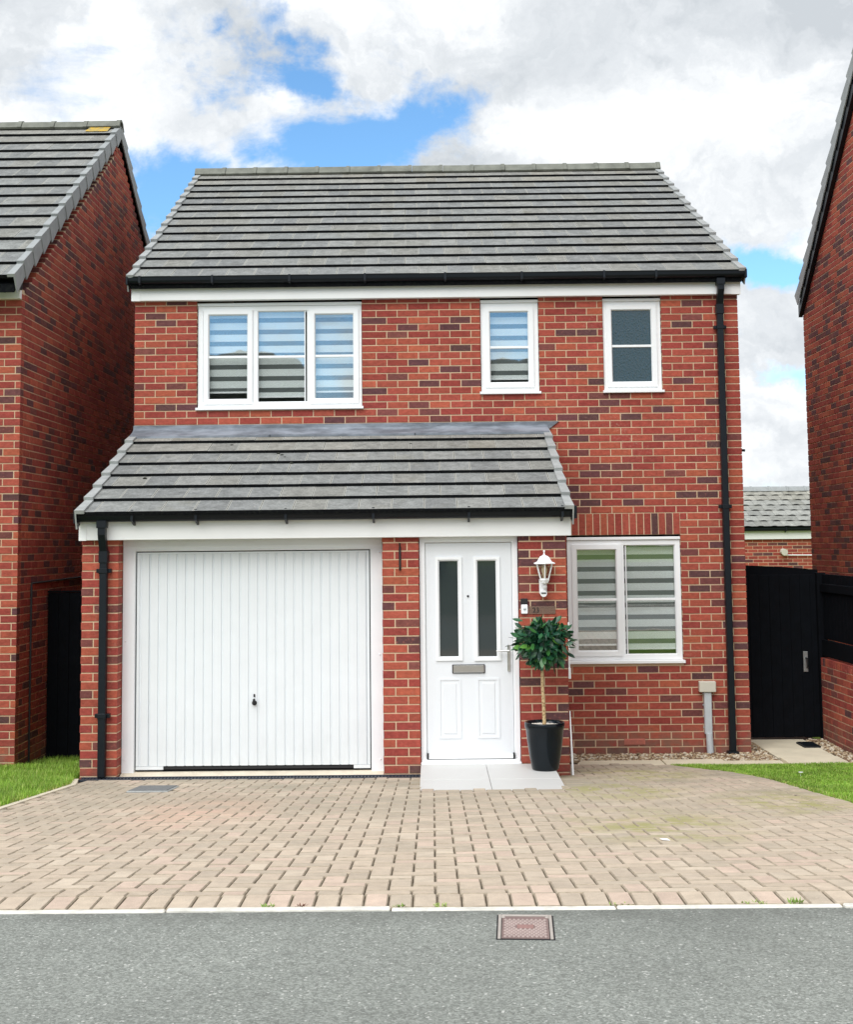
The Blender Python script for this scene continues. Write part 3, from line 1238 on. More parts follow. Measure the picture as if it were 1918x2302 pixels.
def paver_ok(x, y):
    if y > -0.80 or y < YS:
        return False
    if y > -2.22 and x < 4.40:
        return False
    if -3.42 < y and 3.02 < x < 4.215:
        return False
    if 0.73 < x < 1.065 and -3.42 < y < -2.95:
        return False
    xl = 0.15 if y < -2.7 else 0.02 + (0.13) * (-2.12 - y) / 0.58
    return xl - 0.02 < x < edge_right(y) - 0.13


for iy in range(-1, 82):
    for ix in range(-4, 66):
        t = (ix - iy) % 4
        yl1 = dl(0, YS)[1]
        cx0, cy0 = 0.0 + ix * UP + 0.014, yl1 + iy * UP + 0.0
        if t == 0:
            r = (cx0, cx0 + 2 * UP, cy0, cy0 + UP)
        elif t == 3:
            r = (cx0, cx0 + UP, cy0, cy0 + 2 * UP)
        else:
            continue
        r = (r[0], r[1], max(r[2], yl1 + 0.001), r[3])
        if r[3] - r[2] < 0.05:
            continue
        wx = (r[0] + r[1]) / 2
        wy = DY0 + (r[2] + r[3]) / 2 * math.cos(ANG)
        if paver_ok(wx, wy):
            add_paver(*r)
# border course along the curved lawn edge
yy = -8.2
while yy < -1.05:
    xe = edge_right(yy)
    sl = math.atan2(edge_right(yy + 0.05) - edge_right(yy - 0.05), 0.1)
    x_, y_ = dl(xe - 0.10, yy)
    add_paver(x_ - 0.10, x_ + 0.10, y_ - 0.05, y_ + 0.05, 0.003, -sl)
    yy += 0.102 * math.cos(sl)
# row beside the step and the slabs
for k in range(11):
    x_, y_ = dl(4.30, -3.30 + 0.205 * k)
    if -3.30 + 0.205 * k < -2.2:
        add_paver(x_ - 0.075, x_ + 0.10, y_ - 0.1, y_ + 0.1, 0.002)
bag.finish(drive, 'paver', [PAVER, PEDGE], [PAVER_M, PEDGE], 'block_paving', 300, local=True)

# level soldier course at the road end
sold = MB().box(-1.7, 8.5, YK, YS - 0.002, ZR - 0.10, ZR - 0.014).build('paving_border', JOINT)
tag(sold, kind='structure')
x = -1.7
sb = Bag()
while x < 8.4:
    M = Matrix.Translation((x + 0.05, (YS + YK) / 2, ZR + random.uniform(-0.002, 0.002))) @ Matrix.Rotation(random.uniform(-0.01, 0.01), 4, 'Z') @ Matrix.Rotation(-math.pi / 2, 4, 'X')
    P = M.translation
    sb.add('paver', (0.0960, 0.196, 0.05), M, paver_tone(), 1.0 if in_frame(P, -60) else 0.0)
    x += 0.1013
sb.finish(sold, 'paver', [PAVER, PEDGE], [PAVER_M, PEDGE], 'border_paving')

# lawns
def lawn_sheet(name, pts, zf):
    n = 14
    m = MB()
    xs0 = min(p[0] for p in pts)
    vv = [(x, y, zf(x, y)) for x, y in pts]
    m.add(vv, [list(range(len(vv)))])
    return tag(m.build(name, SOIL), kind='structure')


left_poly = [(-9.0, -8.28), (0.10, -8.28), (0.10, -2.7), (-0.02, -2.12), (-0.02, 0.30), (-0.975, 0.30), (-0.975, -0.76), (-9.0, -0.76)]
right_poly = [(p[0] + 0.012, p[1]) for p in EDGE_R] + [(7.6, -0.985), (12.0, -0.985), (12.0, -8.28)]
zl = lambda x, y: slope_z(y) - 0.008
lawn_l = MB()
for ya, yb, xa, xb in ((-8.28, -2.7, -9, 0.10), (-2.7, -0.76, -9, -0.015), (-0.76, 0.26, -0.972, -0.012)):
    lawn_l.add([(xa, ya, zl(0, ya)), (xb, ya, zl(0, ya)), (xb, yb, zl(0, yb)), (xa, yb, zl(0, yb))], [(0, 1, 2, 3)])
tag(lawn_l.build('lawn_beside_alley', SOIL), kind='structure')
lawn_r = MB()
pts = EDGE_R
for (xa, ya), (xb, yb) in zip(pts[:-1], pts[1:]):
    lawn_r.add([(xa + 0.004, ya, zl(0, ya)), (12, ya, zl(0, ya)), (12, yb, zl(0, yb)), (xb + 0.004, yb, zl(0, yb))], [(0, 1, 2, 3)])
tag(lawn_r.build('lawn', SOIL), kind='structure')


def blades(name, inside, box, dens, hmin, hmax, zf, cols, lean=0.5):
    x0, x1, y0, y1 = box
    n = int((x1 - x0) * (y1 - y0) * dens)
    X = rng.uniform(x0, x1, n)
    Y = rng.uniform(y0, y1, n)
    keep = np.array([inside(a, b) for a, b in zip(X, Y)])
    X, Y = X[keep], Y[keep]
    n = len(X)
    Z = np.array([zf(a, b) for a, b in zip(X, Y)]) - 0.004
    patch = np.array([mnoise.noise(Vector((a * 2.3, b * 2.3, 0))) for a, b in zip(X, Y)])
    H = rng.uniform(hmin, hmax, n) * (1 + 0.35 * patch)
    A = rng.uniform(0, 2 * np.pi, n)
    W = rng.uniform(0.0016, 0.0034, n)
    ln = rng.uniform(0.1, lean, n) * H
    lx, ly = np.cos(A) * ln, np.sin(A) * ln
    B = A + np.pi / 2 + rng.uniform(-0.6, 0.6, n)
    wx, wy = np.cos(B) * W, np.sin(B) * W
    v = np.empty((n, 5, 3))
    v[:, 0] = np.stack([X - wx, Y - wy, Z], 1)
    v[:, 1] = np.stack([X + wx, Y + wy, Z], 1)
    v[:, 2] = np.stack([X + wx * 0.8 + lx * 0.4, Y + wy * 0.8 + ly * 0.4, Z + H * 0.6], 1)
    v[:, 3] = np.stack([X - wx * 0.8 + lx * 0.4, Y - wy * 0.8 + ly * 0.4, Z + H * 0.6], 1)
    v[:, 4] = np.stack([X + lx, Y + ly, Z + H], 1)
    base = np.arange(n) * 5
    F = []
    for b in base.tolist():
        F.append((b, b + 1, b + 2, b + 3))
        F.append((b + 3, b + 2, b + 4))
    me = bpy.data.meshes.new(name)
    me.from_pydata(v.reshape(-1, 3).tolist(), [], F)
    me.materials.append(GRASS)
    C = np.array(cols)
    pick = rng.integers(0, len(cols), n)
    col = C[pick] * rng.uniform(0.75, 1.25, n)[:, None]
    tone = np.ones((n, 2, 4), dtype=np.float32)
    tone[:, :, :3] = col[:, None, :]
    at = me.attributes.new('tone', 'FLOAT_COLOR', 'FACE')
    at.data.foreach_set('color', tone.ravel())
    o = bpy.data.objects.new(name, me)
    COL.objects.link(o)
    return tag(o, kind='stuff')


GC = [lin(146, 186, 66), lin(132, 174, 58), lin(160, 194, 82), lin(116, 158, 52), lin(178, 194, 104), lin(140, 180, 58)]
GCD = GC + [lin(196, 186, 116), lin(180, 172, 96)]


def in_left(x, y):
    if not (-1.9 < x < 0.10 and -5.6 < y < 0.22):
        return False
    if x < -0.97 and y > -0.78:
        return False
    if y > -2.7 and x > -0.02 + 0.12 * max(0, (-2.12 - y)) / 0.58:
        return False
    return True


blades('grass', in_left, (-1.9, 0.10, -5.6, 0.22), 9000, 0.03, 0.085, zl, GC, 0.7)
blades('grass_dry_edge', lambda x, y: in_left(x, y), (-0.12, 0.12, -5.6, -2.15), 7000, 0.015, 0.045, zl, [lin(206, 196, 130), lin(186, 178, 96), lin(160, 176, 84)], 0.9)
blades('grass', lambda x, y: x > edge_right(y) - 0.004 + 0.014 * math.sin(y * 23) + 0.010 * math.sin(y * 61), (5.4, 7.9, -5.6, -0.99), 13000, 0.014, 0.032, zl, GC, 0.8)
blades('grass_dry_edge', lambda x, y: edge_right(y) < x < edge_right(y) + 0.07, (5.4, 6.4, -5.6, -0.99), 5000, 0.010, 0.03, zl, [lin(196, 186, 120), lin(150, 170, 70)], 0.9)
# edging strip of the left lawn
m = MB()
pe = [(0.148, -8.28), (0.148, -2.7), (0.018, -2.13)]
for (xa, ya), (xb, yb) in zip(pe[:-1], pe[1:]):
    v = []
    for xx, yy in ((xa, ya), (xb, yb)):
        z = slope_z(yy)
        v += [(xx - 0.05, yy, z - 0.1), (xx, yy, z - 0.1), (xx, yy, z + 0.008), (xx - 0.05, yy, z + 0.008)]
    m.add(v, [(0, 1, 5, 4), (1, 2, 6, 5), (2, 3, 7, 6), (3, 0, 4, 7), (0, 3, 2, 1), (4, 5, 6, 7)])
tag(m.build('lawn_edging', CONC), kind='structure')

# slab path on the right, laid level
ZP = -0.04
path = MB().box(4.40, 7.42, -1.00, 2.6, ZP - 0.12, ZP - 0.045).build('path', JOINT)
tag(path, kind='structure')
for (a, b, c, d, mt) in ((4.66, 5.425, -0.985, -0.50, SLABM), (5.432, 6.035, -0.985, -0.505, SLABM), (6.042, 6.615, -0.985, -0.505, SLABM),
                         (6.622, 7.205, -0.985, -0.440, SLABM), (6.622, 7.215, -0.432, 0.21, SLABM), (6.622, 7.22, 0.218, 0.855, SLABM)):
    o = MB().box(a, b, c, d, ZP - 0.05, ZP + random.uniform(-0.002, 0.003), 0, 0.005).build('paving_slab', mt, path)
    o.rotation_euler = (random.uniform(-0.003, 0.003), random.uniform(-0.002, 0.002), 0)
MB().add([(4.66, -0.52, ZP - 0.02), (4.60, -0.60, ZP - 0.02), (4.52, -0.93, ZP - 0.02), (4.66, -0.93, ZP - 0.02), (4.66, -0.52, ZP + .004), (4.60, -0.60, ZP + .004), (4.52, -0.93, ZP + .004), (4.66, -0.93, ZP + .004)],
         [(0, 1, 2, 3), (4, 5, 6, 7), (0, 1, 5, 4), (1, 2, 6, 5), (2, 3, 7, 6)]).build('cut_slab', SLABM, path)


def gravel(name, boxes, dens, z):
    V, F, MI = [], [], []
    bm = bmesh.new()
    bmesh.ops.create_icosphere(bm, subdivisions=1, radius=1)
    bm.verts.ensure_lookup_table()
    tv = np.array([w.co for w in bm.verts])
    tf = [[w.index for w in f.verts] for f in bm.faces]
    bm.free()
    nb = 0
    for x0, x1, y0, y1 in boxes:
        n = int((x1 - x0) * (y1 - y0) * dens)
        for _ in range(n):
            r = random.uniform(0.008, 0.021)
            sc = np.array([r * random.uniform(0.8, 1.5), r * random.uniform(0.7, 1.1), r * random.uniform(0.45, 0.8)])
            a = random.uniform(0, 6.28)
            t = tv * sc * np.random.default_rng(random.randrange(1 << 30)).uniform(0.85, 1.15, (len(tv), 1))
            Rm = np.array(Matrix.Rotation(a, 3, 'Z') @ Matrix.Rotation(random.uniform(-0.5, 0.5), 3, 'X'))
            t = t @ Rm.T + np.array([random.uniform(x0, x1), random.uniform(y0, y1), z + random.uniform(-0.006, 0.014)])
            V.append(t)
            F += [[nb + i for i in q] for q in tf]
            MI += [random.randrange(4)] * len(tf)
            nb += len(tv)
    me = bpy.data.meshes.new(name)
    me.from_pydata(np.concatenate(V).tolist(), [], F)
    for c in ((182, 164, 134), (122, 98, 76), (200, 190, 170), (148, 126, 98)):
        me.materials.append(simple('pebble', lin(*c), 0.8, 0.15, 40))
    me.polygons.foreach_set('material_index', MI)
    o = bpy.data.objects.new(name, me)
    COL.objects.link(o)
    return tag(o, kind='stuff')


gravel('gravel', [(4.40, 6.60, -0.50, -0.03), (6.45, 6.615, -0.05, 0.82)], 2600, ZP - 0.022)
gravel('gravel', [(7.225, 7.42, -1.0, 0.80)], 2600, ZP - 0.012)


# ------------------------------------------------------------------ the house
house = thing('house', (3.2, 0, 0), 'red brick detached house with integral garage in the centre of the picture', 'house')
X1 = 6.45
GY = -2.05
GX = 4.362
bagB = Bag()
bagT = Bag()
core = MB()
W1 = (0.668, 2.436, 3.566, 4.76)
W2 = (3.700, 4.326, 3.706, 4.76)
W3 = (5.008, 5.634, 3.706, 4.76)
W4 = (4.575, 5.776, 0.866, 2.205)
op_main = [W1, W2, W3, W4, (4.575, 5.776, 2.205, 2.432), (0, 4.34, -1, 3.25)]
DAT = 4.70
brick_wall(bagB, (0, 0, 0), (0, -1, 0), 0, X1, -0.12, 4.77, DAT, op_main,
           soldier=[(4.40, 5.776, 2.208, 2.428)], vis=lambda P: P.x > GX or P.z > 3.38)
core_wall(core, (0, 0, 0), (0, -1, 0), 0.006, X1 - 0.006, -0.3, 4.95, [W1, W2, W3, W4])
# side and back walls
for (O, N, L) in (((X1, 0, 0), (1, 0, 0), 8.4), ((0, 8.4, 0), (-1, 0, 0), 8.4)):
    roof_z = lambda u: 4.90 + 0.515 * min(u, 8.4 - u) - 0.03
    brick_wall(bagB, O, N, 0.108, L - 0.005, -0.12, 7.4, DAT, (), zmax=roof_z)
    core_wall(core, O, N, 0.02, L - 0.02, -0.3, 4.9)
core.box(0.01, X1 - 0.01, 8.3, 8.39, -0.3, 4.9)
for xx in (0.008, X1 - 0.108):
    gable_core(core, xx, xx + 0.10, [(0.02, 4.88), (8.38, 4.88), (4.2, 7.08)])
# garage / porch projection
ZG = 2.1453
gop = [(0.335, 2.708, -1, 2.30), (3.040, 3.932, -1, 2.30)]
brick_wall(bagB, (0, GY, 0), (0, -1, 0), 0, 0.335, 0.02, 2.36, ZG, (), depth=0.17, weight=3)
brick_wall(bagB, (0, GY, 0), (0, -1, 0), 2.708, 3.040, 0.02, 2.36, ZG, (), depth=0.15, weight=3, phase=0.0)
brick_wall(bagB, (0, GY, 0), (0, -1, 0), 3.932, GX, 0.02, 2.36, ZG, (), depth=0.10, weight=3, phase=-0.01, dark=0.3)
core_wall(core, (0, GY, 0), (0, -1, 0), 0.006, GX - 0.006, -0.3, 2.44, [(0.329, 2.714, -1, 3), (3.034, 3.938, -1, 3)], d1=0.165)
brick_wall(bagB, (GX, GY, 0), (1, 0, 0), 0.108, 1.98, -0.1, 3.2, ZG, (), zmax=lambda u: 2.40 + 0.42 * u)
brick_wall(bagB, (0, -0.03, 0), (-1, 0, 0), 0.0, 1.84, -0.1, 3.2, ZG, (), zmax=lambda u: 3.2 - 0.42 * u)
for xx in (0.008, GX - 0.108):
    gable_core(core, xx, xx + 0.10, [(GY + 0.17, -0.3), (0.01, -0.3), (0.01, 3.2), (GY + 0.17, 2.44)])
wall = core.build('wall', MORTAR, house)
bagB.finish(wall, 'brick', [BRICK], [BRICK_M], 'brickwork', 300)
# dark inner box so that no light leaks through the building
MB().box(0.12, X1 - 0.12, 1.45, 8.28, -0.25, 4.85).build('inner_core', ROOM, house)

# roofs
EA, RI = (-0.15, 4.928), (4.4, 7.335)
NC = 14
deck = MB().prism([(-0.13, 4.92), (4.4, 7.325), (8.53, 4.92), (8.53, 4.86), (4.4, 7.24), (-0.13, 4.86)], 'x', -0.02, X1 + 0.02)
roof = deck.build('roof', TEDGE, house)
roof_slope(bagT, -0.02, X1 + 0.03, EA, RI, NC, 0.293, 0.030, dx=-0.075)
roof_slope(bagT, -0.02, X1 + 0.03, (8.55, 4.928), RI, NC, 0.293, 0.030, dx=-0.075)
for nm in (0,):
    pass
GEA, GRI = (-2.235, 2.382), (-0.005, 3.285)
groof = MB().prism([(-2.21, 2.372), (-0.004, 3.27), (-0.004, 3.17), (-2.0, 2.34)], 'x', 0.02, GX + 0.01).build('garage_roof', TEDGE, house)
bagG = Bag()
roof_slope(bagG, 0.02, GX + 0.03, GEA, GRI, 7, 0.293, 0.031)
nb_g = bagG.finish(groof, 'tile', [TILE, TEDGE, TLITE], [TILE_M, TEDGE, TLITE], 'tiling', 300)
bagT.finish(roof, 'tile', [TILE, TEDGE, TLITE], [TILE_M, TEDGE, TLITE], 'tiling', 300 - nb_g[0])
verge_caps(roof, -0.046, EA, RI, NC, -1, 0.070, 0.075, CAPM, dx=-0.075)
verge_caps(roof, X1 + 0.054, EA, RI, NC, 1, 0.070, 0.075, CAPM, dx=-0.075)
verge_caps(groof, -0.006, GEA, GRI, 7, -1, 0.080, 0.070, CAPM)
verge_caps(groof, GX + 0.052, GEA, GRI, 7, 1, 0.075, 0.070, CAPM)
ridge_tiles(roof, -0.135, X1 - 0.01, 4.4, 7.405, RIDGE)
lich = NT('orange_lichen')
lich = lich.pbr(lich.mix(lich.ramp(lich.noise(14, 4), 0.4, 0.6), lin(196, 160, 60), lin(150, 140, 96)), 0.95)
m = MB()
for mx_, mv_ in ((1.11, 1.95), (1.62, 1.66), (1.66, 1.60), (1.70, 1.52), (1.78, 1.35), (0.42, 0.92), (2.95, 1.93)):
    bm = bmesh.new()
    bmesh.ops.create_icosphere(bm, subdivisions=1, radius=1)
    py_, pz_ = GEA[0] + mv_ * 0.930, GEA[1] + mv_ * 0.368 + 0.062
    m.bm(bm, 0, True, Matrix.Translation((mx_, py_, pz_)) @ Matrix.Diagonal((0.022, 0.018, 0.012, 1)))
tag(m.build('moss', simple('moss_clump', lin(40, 42, 34), 0.95, 0.4, 60), groof), kind='stuff')
# lead flashing where the lean-to meets the wall
fl = MB()
fl.add([(0.0, -0.016, 3.335), (4.42, -0.016, 3.335), (4.52, -0.016, 3.412), (0.0, -0.016, 3.412), (0.0, -0.003, 3.335), (4.42, -0.003, 3.335), (4.52, -0.003, 3.412), (0.0, -0.003, 3.412)],
       [(0, 1, 2, 3), (0, 1, 5, 4), (3, 2, 6, 7), (1, 2, 6, 5), (0, 3, 7, 4)])
for i, (xa, xb) in enumerate(((0.0, 1.48), (1.47, 3.0), (2.99, 4.40))):
    d = 0.002 * i
    fl.add([(xa, -0.014, 3.372), (xb, -0.014, 3.372), (xb, -0.06, 3.340 + d), (xa, -0.06, 3.340 + d), (xb, -0.215, 3.283 + d), (xa, -0.215, 3.283 + d), (xb, -0.215, 3.260 + d), (xa, -0.215, 3.260 + d)], [(0, 1, 2, 3), (3, 2, 4, 5), (5, 4, 6, 7)])
fl.build('lead_flashing', LEAD, house)

# fascias, gutters, downpipes
MB().box(-0.02, X1 + 0.02, -0.075, -0.004, 4.742, 4.925, 0, 0.004).box(-0.02, 0.075, -0.079, -0.073, 4.740, 4.922).box(X1 - 0.08, X1 + 0.02, -0.079, -0.073, 4.740, 4.922).build('fascia', FASCIA, house)
MB().box(-0.012, GX + 0.045, GY - 0.060, GY - 0.004, 2.192, 2.43, 0, 0.004).box(-0.012, 0.055, GY - 0.064, GY - 0.058, 2.190, 2.43).build('garage_fascia', FASCIA, house)
gutter(house, -0.045, X1 + 0.055, -0.080, 4.908, 4.982, [0.09, 0.86, 1.68, 2.48, 3.33, 4.14, 5.01, 5.56])
gutter(house, -0.02, GX + 0.075, GY - 0.066, 2.355, 2.452, [0.49, 1.06, 1.86, 2.64, 3.49, 4.32], 'garage_gutter')
downpipe(house, 6.245, 4.90, -0.03, -0.135, -0.055, 0.066, [4.39, 2.49], 4.62)
downpipe(house, 0.212, 2.37, 0.105, GY - 0.120, GY - 0.045, 0.066, [1.92, 0.64], 2.08)
MB().box(6.245 - 0.055, 6.245 + 0.055, -0.11, 0.0, -0.055, -0.03, 0, 0.005).build('gully', BLACKP, house)

# windows
window(house, 0.678, 2.430, 3.568, 3.602, 4.690, 0, [1.290, 1.875],
       [(0.796, 1.204, 3.692, 4.594, True), (1.322, 1.816, 3.640, 4.633, False), (1.935, 2.339, 3.689, 4.591, True)], 4.143, (3.66 + 0.03, 0.085), 'wide three-light upper window with zebra blinds')
window(house, 3.706, 4.320, 3.706, 3.738, 4.690, 0, [], [(3.807, 4.210, 3.839, 4.594, True)], 4.213, (3.72, 0.05), 'narrow upper window with a zebra blind')
window(house, 5.014, 5.627, 3.706, 3.738, 4.690, 0, [], [(5.108, 5.524, 3.831, 4.597, True)], 4.212, None, 'narrow upper window with dark obscured glass')
window(house, 4.583, 5.770, 0.868, 0.905, 2.150, 0, [5.150], [(4.687, 5.091, 1.003, 2.048, True), (5.207, 5.710, 0.960, 2.094, False)], 1.529, (0.99, 0.060), 'ground floor window with zebra blinds beside the porch')

# garage door
gd = holder('garage_door', house)
y = GY + 0.165
m = MB()
frame_bars(m, 0.338, 2.705, y, y + 0.09, 0.085, 2.300, 0.112, 0.006, 0, wb=0.001, wt=0.212)
m.box(0.338, 2.705, y - 0.012, y - 0.001, 2.125, 2.200, 0, 0.003)
m.build('frame', FRAMEW, gd)
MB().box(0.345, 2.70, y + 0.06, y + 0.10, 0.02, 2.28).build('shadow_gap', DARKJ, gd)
m = MB()
px0, px1, pz0, pz1 = 0.462, 2.582, 0.128, 2.078
yf = y + 0.020
n = 25
pitch = (px1 - px0 - 0.06) / n
outl = [(px0, yf), (px0 + 0.022, yf)]
for i in range(n):
    a = px0 + 0.030 + i * pitch
    outl += [(a, yf + 0.011), (a + 0.010, yf + 0.011), (a + 0.015, yf), (a + pitch - 0.004, yf)]
    if i in (0, n - 1):
        outl += [(a + pitch - 0.003, yf + 0.006), (a + pitch - 0.001, yf)]
outl += [(px1 - 0.026, yf + 0.011), (px1 - 0.018, yf), (px1, yf)]
outl = outl + [(px1, yf + 0.03), (px0, yf + 0.03)]
m.prism(outl, 'z', pz0 + 0.032, pz1 - 0.016)
m.box(px0, px1, yf - 0.001, yf + 0.025, pz1 - 0.0155, pz1)
m.box(px0, px0 + 0.25, yf - 0.002, yf + 0.025, pz0, pz0 + 0.030)
m.box(px1 - 0.15, px1, yf - 0.002, yf + 0.025, pz0, pz0 + 0.030)
m.build('door_panel', STEELW, gd)
MB().box(px0 + 0.252, px1 - 0.152, yf + 0.004, yf + 0.02, pz0 + 0.002, pz0 + 0.024).build('bottom_seal', RUBBER, gd)
h = MB()
hx, hz = 1.535, 0.715
Mh = Matrix.Translation((hx, yf - 0.002, hz)) @ Matrix.Rotation(math.pi / 2, 4, 'X')
bm = bmesh.new()
bmesh.ops.create_cone(bm, cap_ends=True, segments=20, radius1=0.025, radius2=0.020, depth=0.03)
h.bm(bm, 0, True, Mh)
h.box(hx - 0.010, hx + 0.010, yf - 0.045, yf - 0.012, hz - 0.012, hz + 0.040, 0, 0.006)
h.box(hx - 0.007, hx + 0.007, yf - 0.010, yf + 0.0, hz + 0.052, hz + 0.080, 0, 0.003)
h.build('handle', RUBBER, gd)
for bx, bz in ((0.366, 1.28), (0.366, 0.22), (2.676, 2.06), (2.676, 1.14), (2.676, 0.21)):
    bm = bmesh.new()
    bmesh.ops.create_cone(bm, cap_ends=True, segments=10, radius1=0.009, radius2=0.006, depth=0.008)
    MB().bm(bm, 0, True, Matrix.Translation((bx, y - 0.003, bz)) @ Matrix.Rotation(math.pi / 2, 4, 'X')).build('bolt', FRAMEW, gd)
m = MB()
m.prism([(GY - 0.035, 0.045), (GY - 0.03, 0.062), (y + 0.02, 0.108), (y + 0.1, 0.108), (y + 0.1, -0.1), (GY - 0.035, -0.1)], 'x', 0.338, 2.705)
m.build('concrete_sill', CONC, house)
MB().box(0.0, 2.71, GY - 0.012, GY - 0.003, 0.0, 0.052, 0).box(2.708, 3.04, GY - 0.014, GY - 0.003, 0.0, 0.06).build('plinth', simple('plinth_brick', lin(96, 74, 70), 0.9, 0.3, 18), house)

# front door
fd = holder('front_door', house)
y = GY + 0.045
m = MB()
frame_bars(m, 3.045, 3.927, y, y + 0.075, 0.182, 2.300, 0.052, 0.010, 0, wb=0.040, wt=0.160)
m.build('frame', UPVC, fd)
lx0, lx1, lz0, lz1 = 3.100, 3.872, 0.226, 2.136
yl = y + 0.012
m = MB()
holes = [(3.221, 3.387, 1.124, 1.976), (3.566, 3.730, 1.121, 1.973)]
xs = [lx0, *[q for hh in holes for q in hh[:2]], lx1]
zs_ = [lz0, 1.122, 1.975, lz1]
for i in range(len(xs) - 1):
    for j in range(3):
        if j == 1 and i in (1, 3):
            continue
        m.box(xs[i], xs[i + 1], yl, yl + 0.044, zs_[j], zs_[j + 1])
leafd = m.build('door_leaf', DOORM, fd)
for (a, b, c, d) in holes:
    m = MB()
    frame_bars(m, a - 0.036, b + 0.036, yl - 0.014, yl + 0.02, c - 0.036, d + 0.036, 0.036, 0.012)
    m.build('glazing_trim', UPVC, fd)
    MB().box(a - 0.004, b + 0.004, yl + 0.012, yl + 0.022, c - 0.004, d + 0.004).build('pane', DGLASS, fd)
for (a, b) in ((3.205, 3.405), (3.548, 3.750)):
    m = MB()
    frame_bars(m, a, b, yl - 0.006, yl + 0.01, 0.400, 0.930, 0.026, 0.010)
    m.box(a + 0.042, b - 0.042, yl - 0.005, yl + 0.01, 0.442, 0.888, 0, 0.004)
    m.build('moulded_panel', DOORM, fd)
m = MB()
m.box(3.328, 3.622, yl - 0.014, yl + 0.004, 0.974, 1.052, 1, 0.004)
m.box(3.336, 3.614, yl - 0.019, yl - 0.004, 0.982, 1.046, 0, 0.004)
m.build('letterbox', [CHROME, RUBBER], fd)
m = MB()
m.box(3.824, 3.850, yl - 0.014, yl + 0.002, 0.985, 1.225, 0, 0.006)
m.tube([(3.837, yl - 0.01, 1.172), (3.837, yl - 0.055, 1.172)], 0.011, 10)
m.tube([(3.840, yl - 0.055, 1.172), (3.78, yl - 0.058, 1.174), (3.725, yl - 0.052, 1.170)], [0.011, 0.009, 0.008], 10)
m.tube([(3.837, yl - 0.004, 1.055), (3.837, yl - 0.028, 1.055)], 0.012, 12)
m.build('handle', CHROME, fd)
bm = bmesh.new()
bmesh.ops.create_cone(bm, cap_ends=True, segments=14, radius1=0.011, radius2=0.008, depth=0.012)
MB().bm(bm, 0, True, Matrix.Translation((3.478, yl - 0.004, 1.659)) @ Matrix.Rotation(math.pi / 2, 4, 'X')).build('spyhole', RUBBER, fd)
m = MB()
m.prism([(yl + 0.0, 0.262), (yl - 0.012, 0.262), (yl - 0.034, 0.236), (yl - 0.034, 0.228), (yl, 0.228)], 'x', lx0 + 0.012, lx1 - 0.012)
m.build('weather_bar', UPVC, fd)
m = MB()
for xx in (lx0 - 0.002, lx1 - 0.010):
    m.box(xx, xx + 0.012, yl - 0.038, yl, 0.226, 0.275)
m.box(lx0, lx1, yl - 0.037, yl - 0.002, 0.2225, 0.2275)
m.build('threshold_seal', RUBBER, fd)
m = MB()
m.box(3.052, 3.920, y - 0.045, y + 0.07, 0.205, 0.2220, 0, 0.003)
m.box(3.042, 3.932, y - 0.085, y + 0.07, 0.168, 0.204, 0, 0.004)
m.build('threshold', UPVC, fd)

# small fixed pieces of the house
m = MB()
m.box(4.366, 4.381, GY + 0.01, GY + 0.03, 0.92, 1.42, 0, 0.003)
m.box(4.362, 4.386, GY + 0.005, GY + 0.035, 0.92, 1.02, 0, 0.004)
m.build('corner_trim', UPVC, house)
m = MB()
m.add([(4.366, GY - 0.01, 0.64), (4.372, GY - 0.01, 0.64), (4.392, GY - 0.04, 0.06), (4.374, GY - 0.04, 0.06), (4.366, GY + 0.02, 0.64), (4.372, GY + 0.02, 0.64), (4.392, GY + 0.02, 0.06), (4.374, GY + 0.02, 0.06)],
      [(0, 1, 2, 3), (4, 5, 6, 7), (0, 1, 5, 4), (1, 2, 6, 5), (2, 3, 7, 6), (3, 0, 4, 7)])
m.build('corner_trim', UPVC, house)
m = MB()
m.box(5.134, 5.352, -0.006, -0.001, 0.034, 0.096, 0, 0.002)
for i in range(5):
    m.box(5.142, 5.344, -0.010, -0.005, 0.041 + i * 0.0108, 0.0465 + i * 0.0108)
m.build('air_brick', simple('terracotta', lin(186, 114, 98), 0.85, 0.1, 30), house)

MB().tube([(X1 - 0.03, 0.06, 3.09), (X1 + 0.045, 0.06, 3.085)], 0.014, 10).build('overflow_pipe', BLACKP, house)

# ------------------------------------------------------------------ left neighbour
NX, NY, NZ = -0.975, -0.77, 4.4896
ln = thing('house', (-3.5, -0.7, -0.1), 'red brick house with gable end and tiled roof, cut by the left edge', 'house')
b = Bag()
core = MB()


def vis_left(P):
    u, v = project(P)
    lim = 298 if v < 950 else (298 - (v - 950) * 0.62 if v < 1150 else 182)
    return u < lim


brick_wall(b, (-7.0, NY, 0), (0, -1, 0), 0, 7.0 + NX, -0.25, 4.70, NZ, (), vis=vis_left, weight=2.0, phase=0.006)
rz = lambda u: 4.72 + 0.680 * min(u + 0.05, 8.24 - u) - 0.05
brick_wall(b, (NX, NY, 0), (1, 0, 0), 0.112, 8.2, -0.35, 7.6, NZ, (), zmax=rz, vis=vis_left, dark=0.22)
core_wall(core, (-7.0, NY, 0), (0, -1, 0), 0, 7.0 + NX - 0.006, -0.5, 4.75)
core.prism([(NY + 0.10, -0.5), (7.4, -0.5), (7.4, 4.72), (3.35, 7.46), (NY + 0.10, 4.72)], 'x', NX - 0.107, NX - 0.0045)
core.box(-6.9, NX - 0.11, 7.3, 7.4, -0.5, 4.7)
core.box(-6.95, -6.85, NY + 0.11, 7.3, -0.5, 4.7)
wl = core.build('wall', MORTAR, ln)
b.finish(wl, 'brick', [BRICK], [BRICK_M], 'brickwork', 300)
LE, LR = (-1.08, 4.765), (3.35, 7.700)
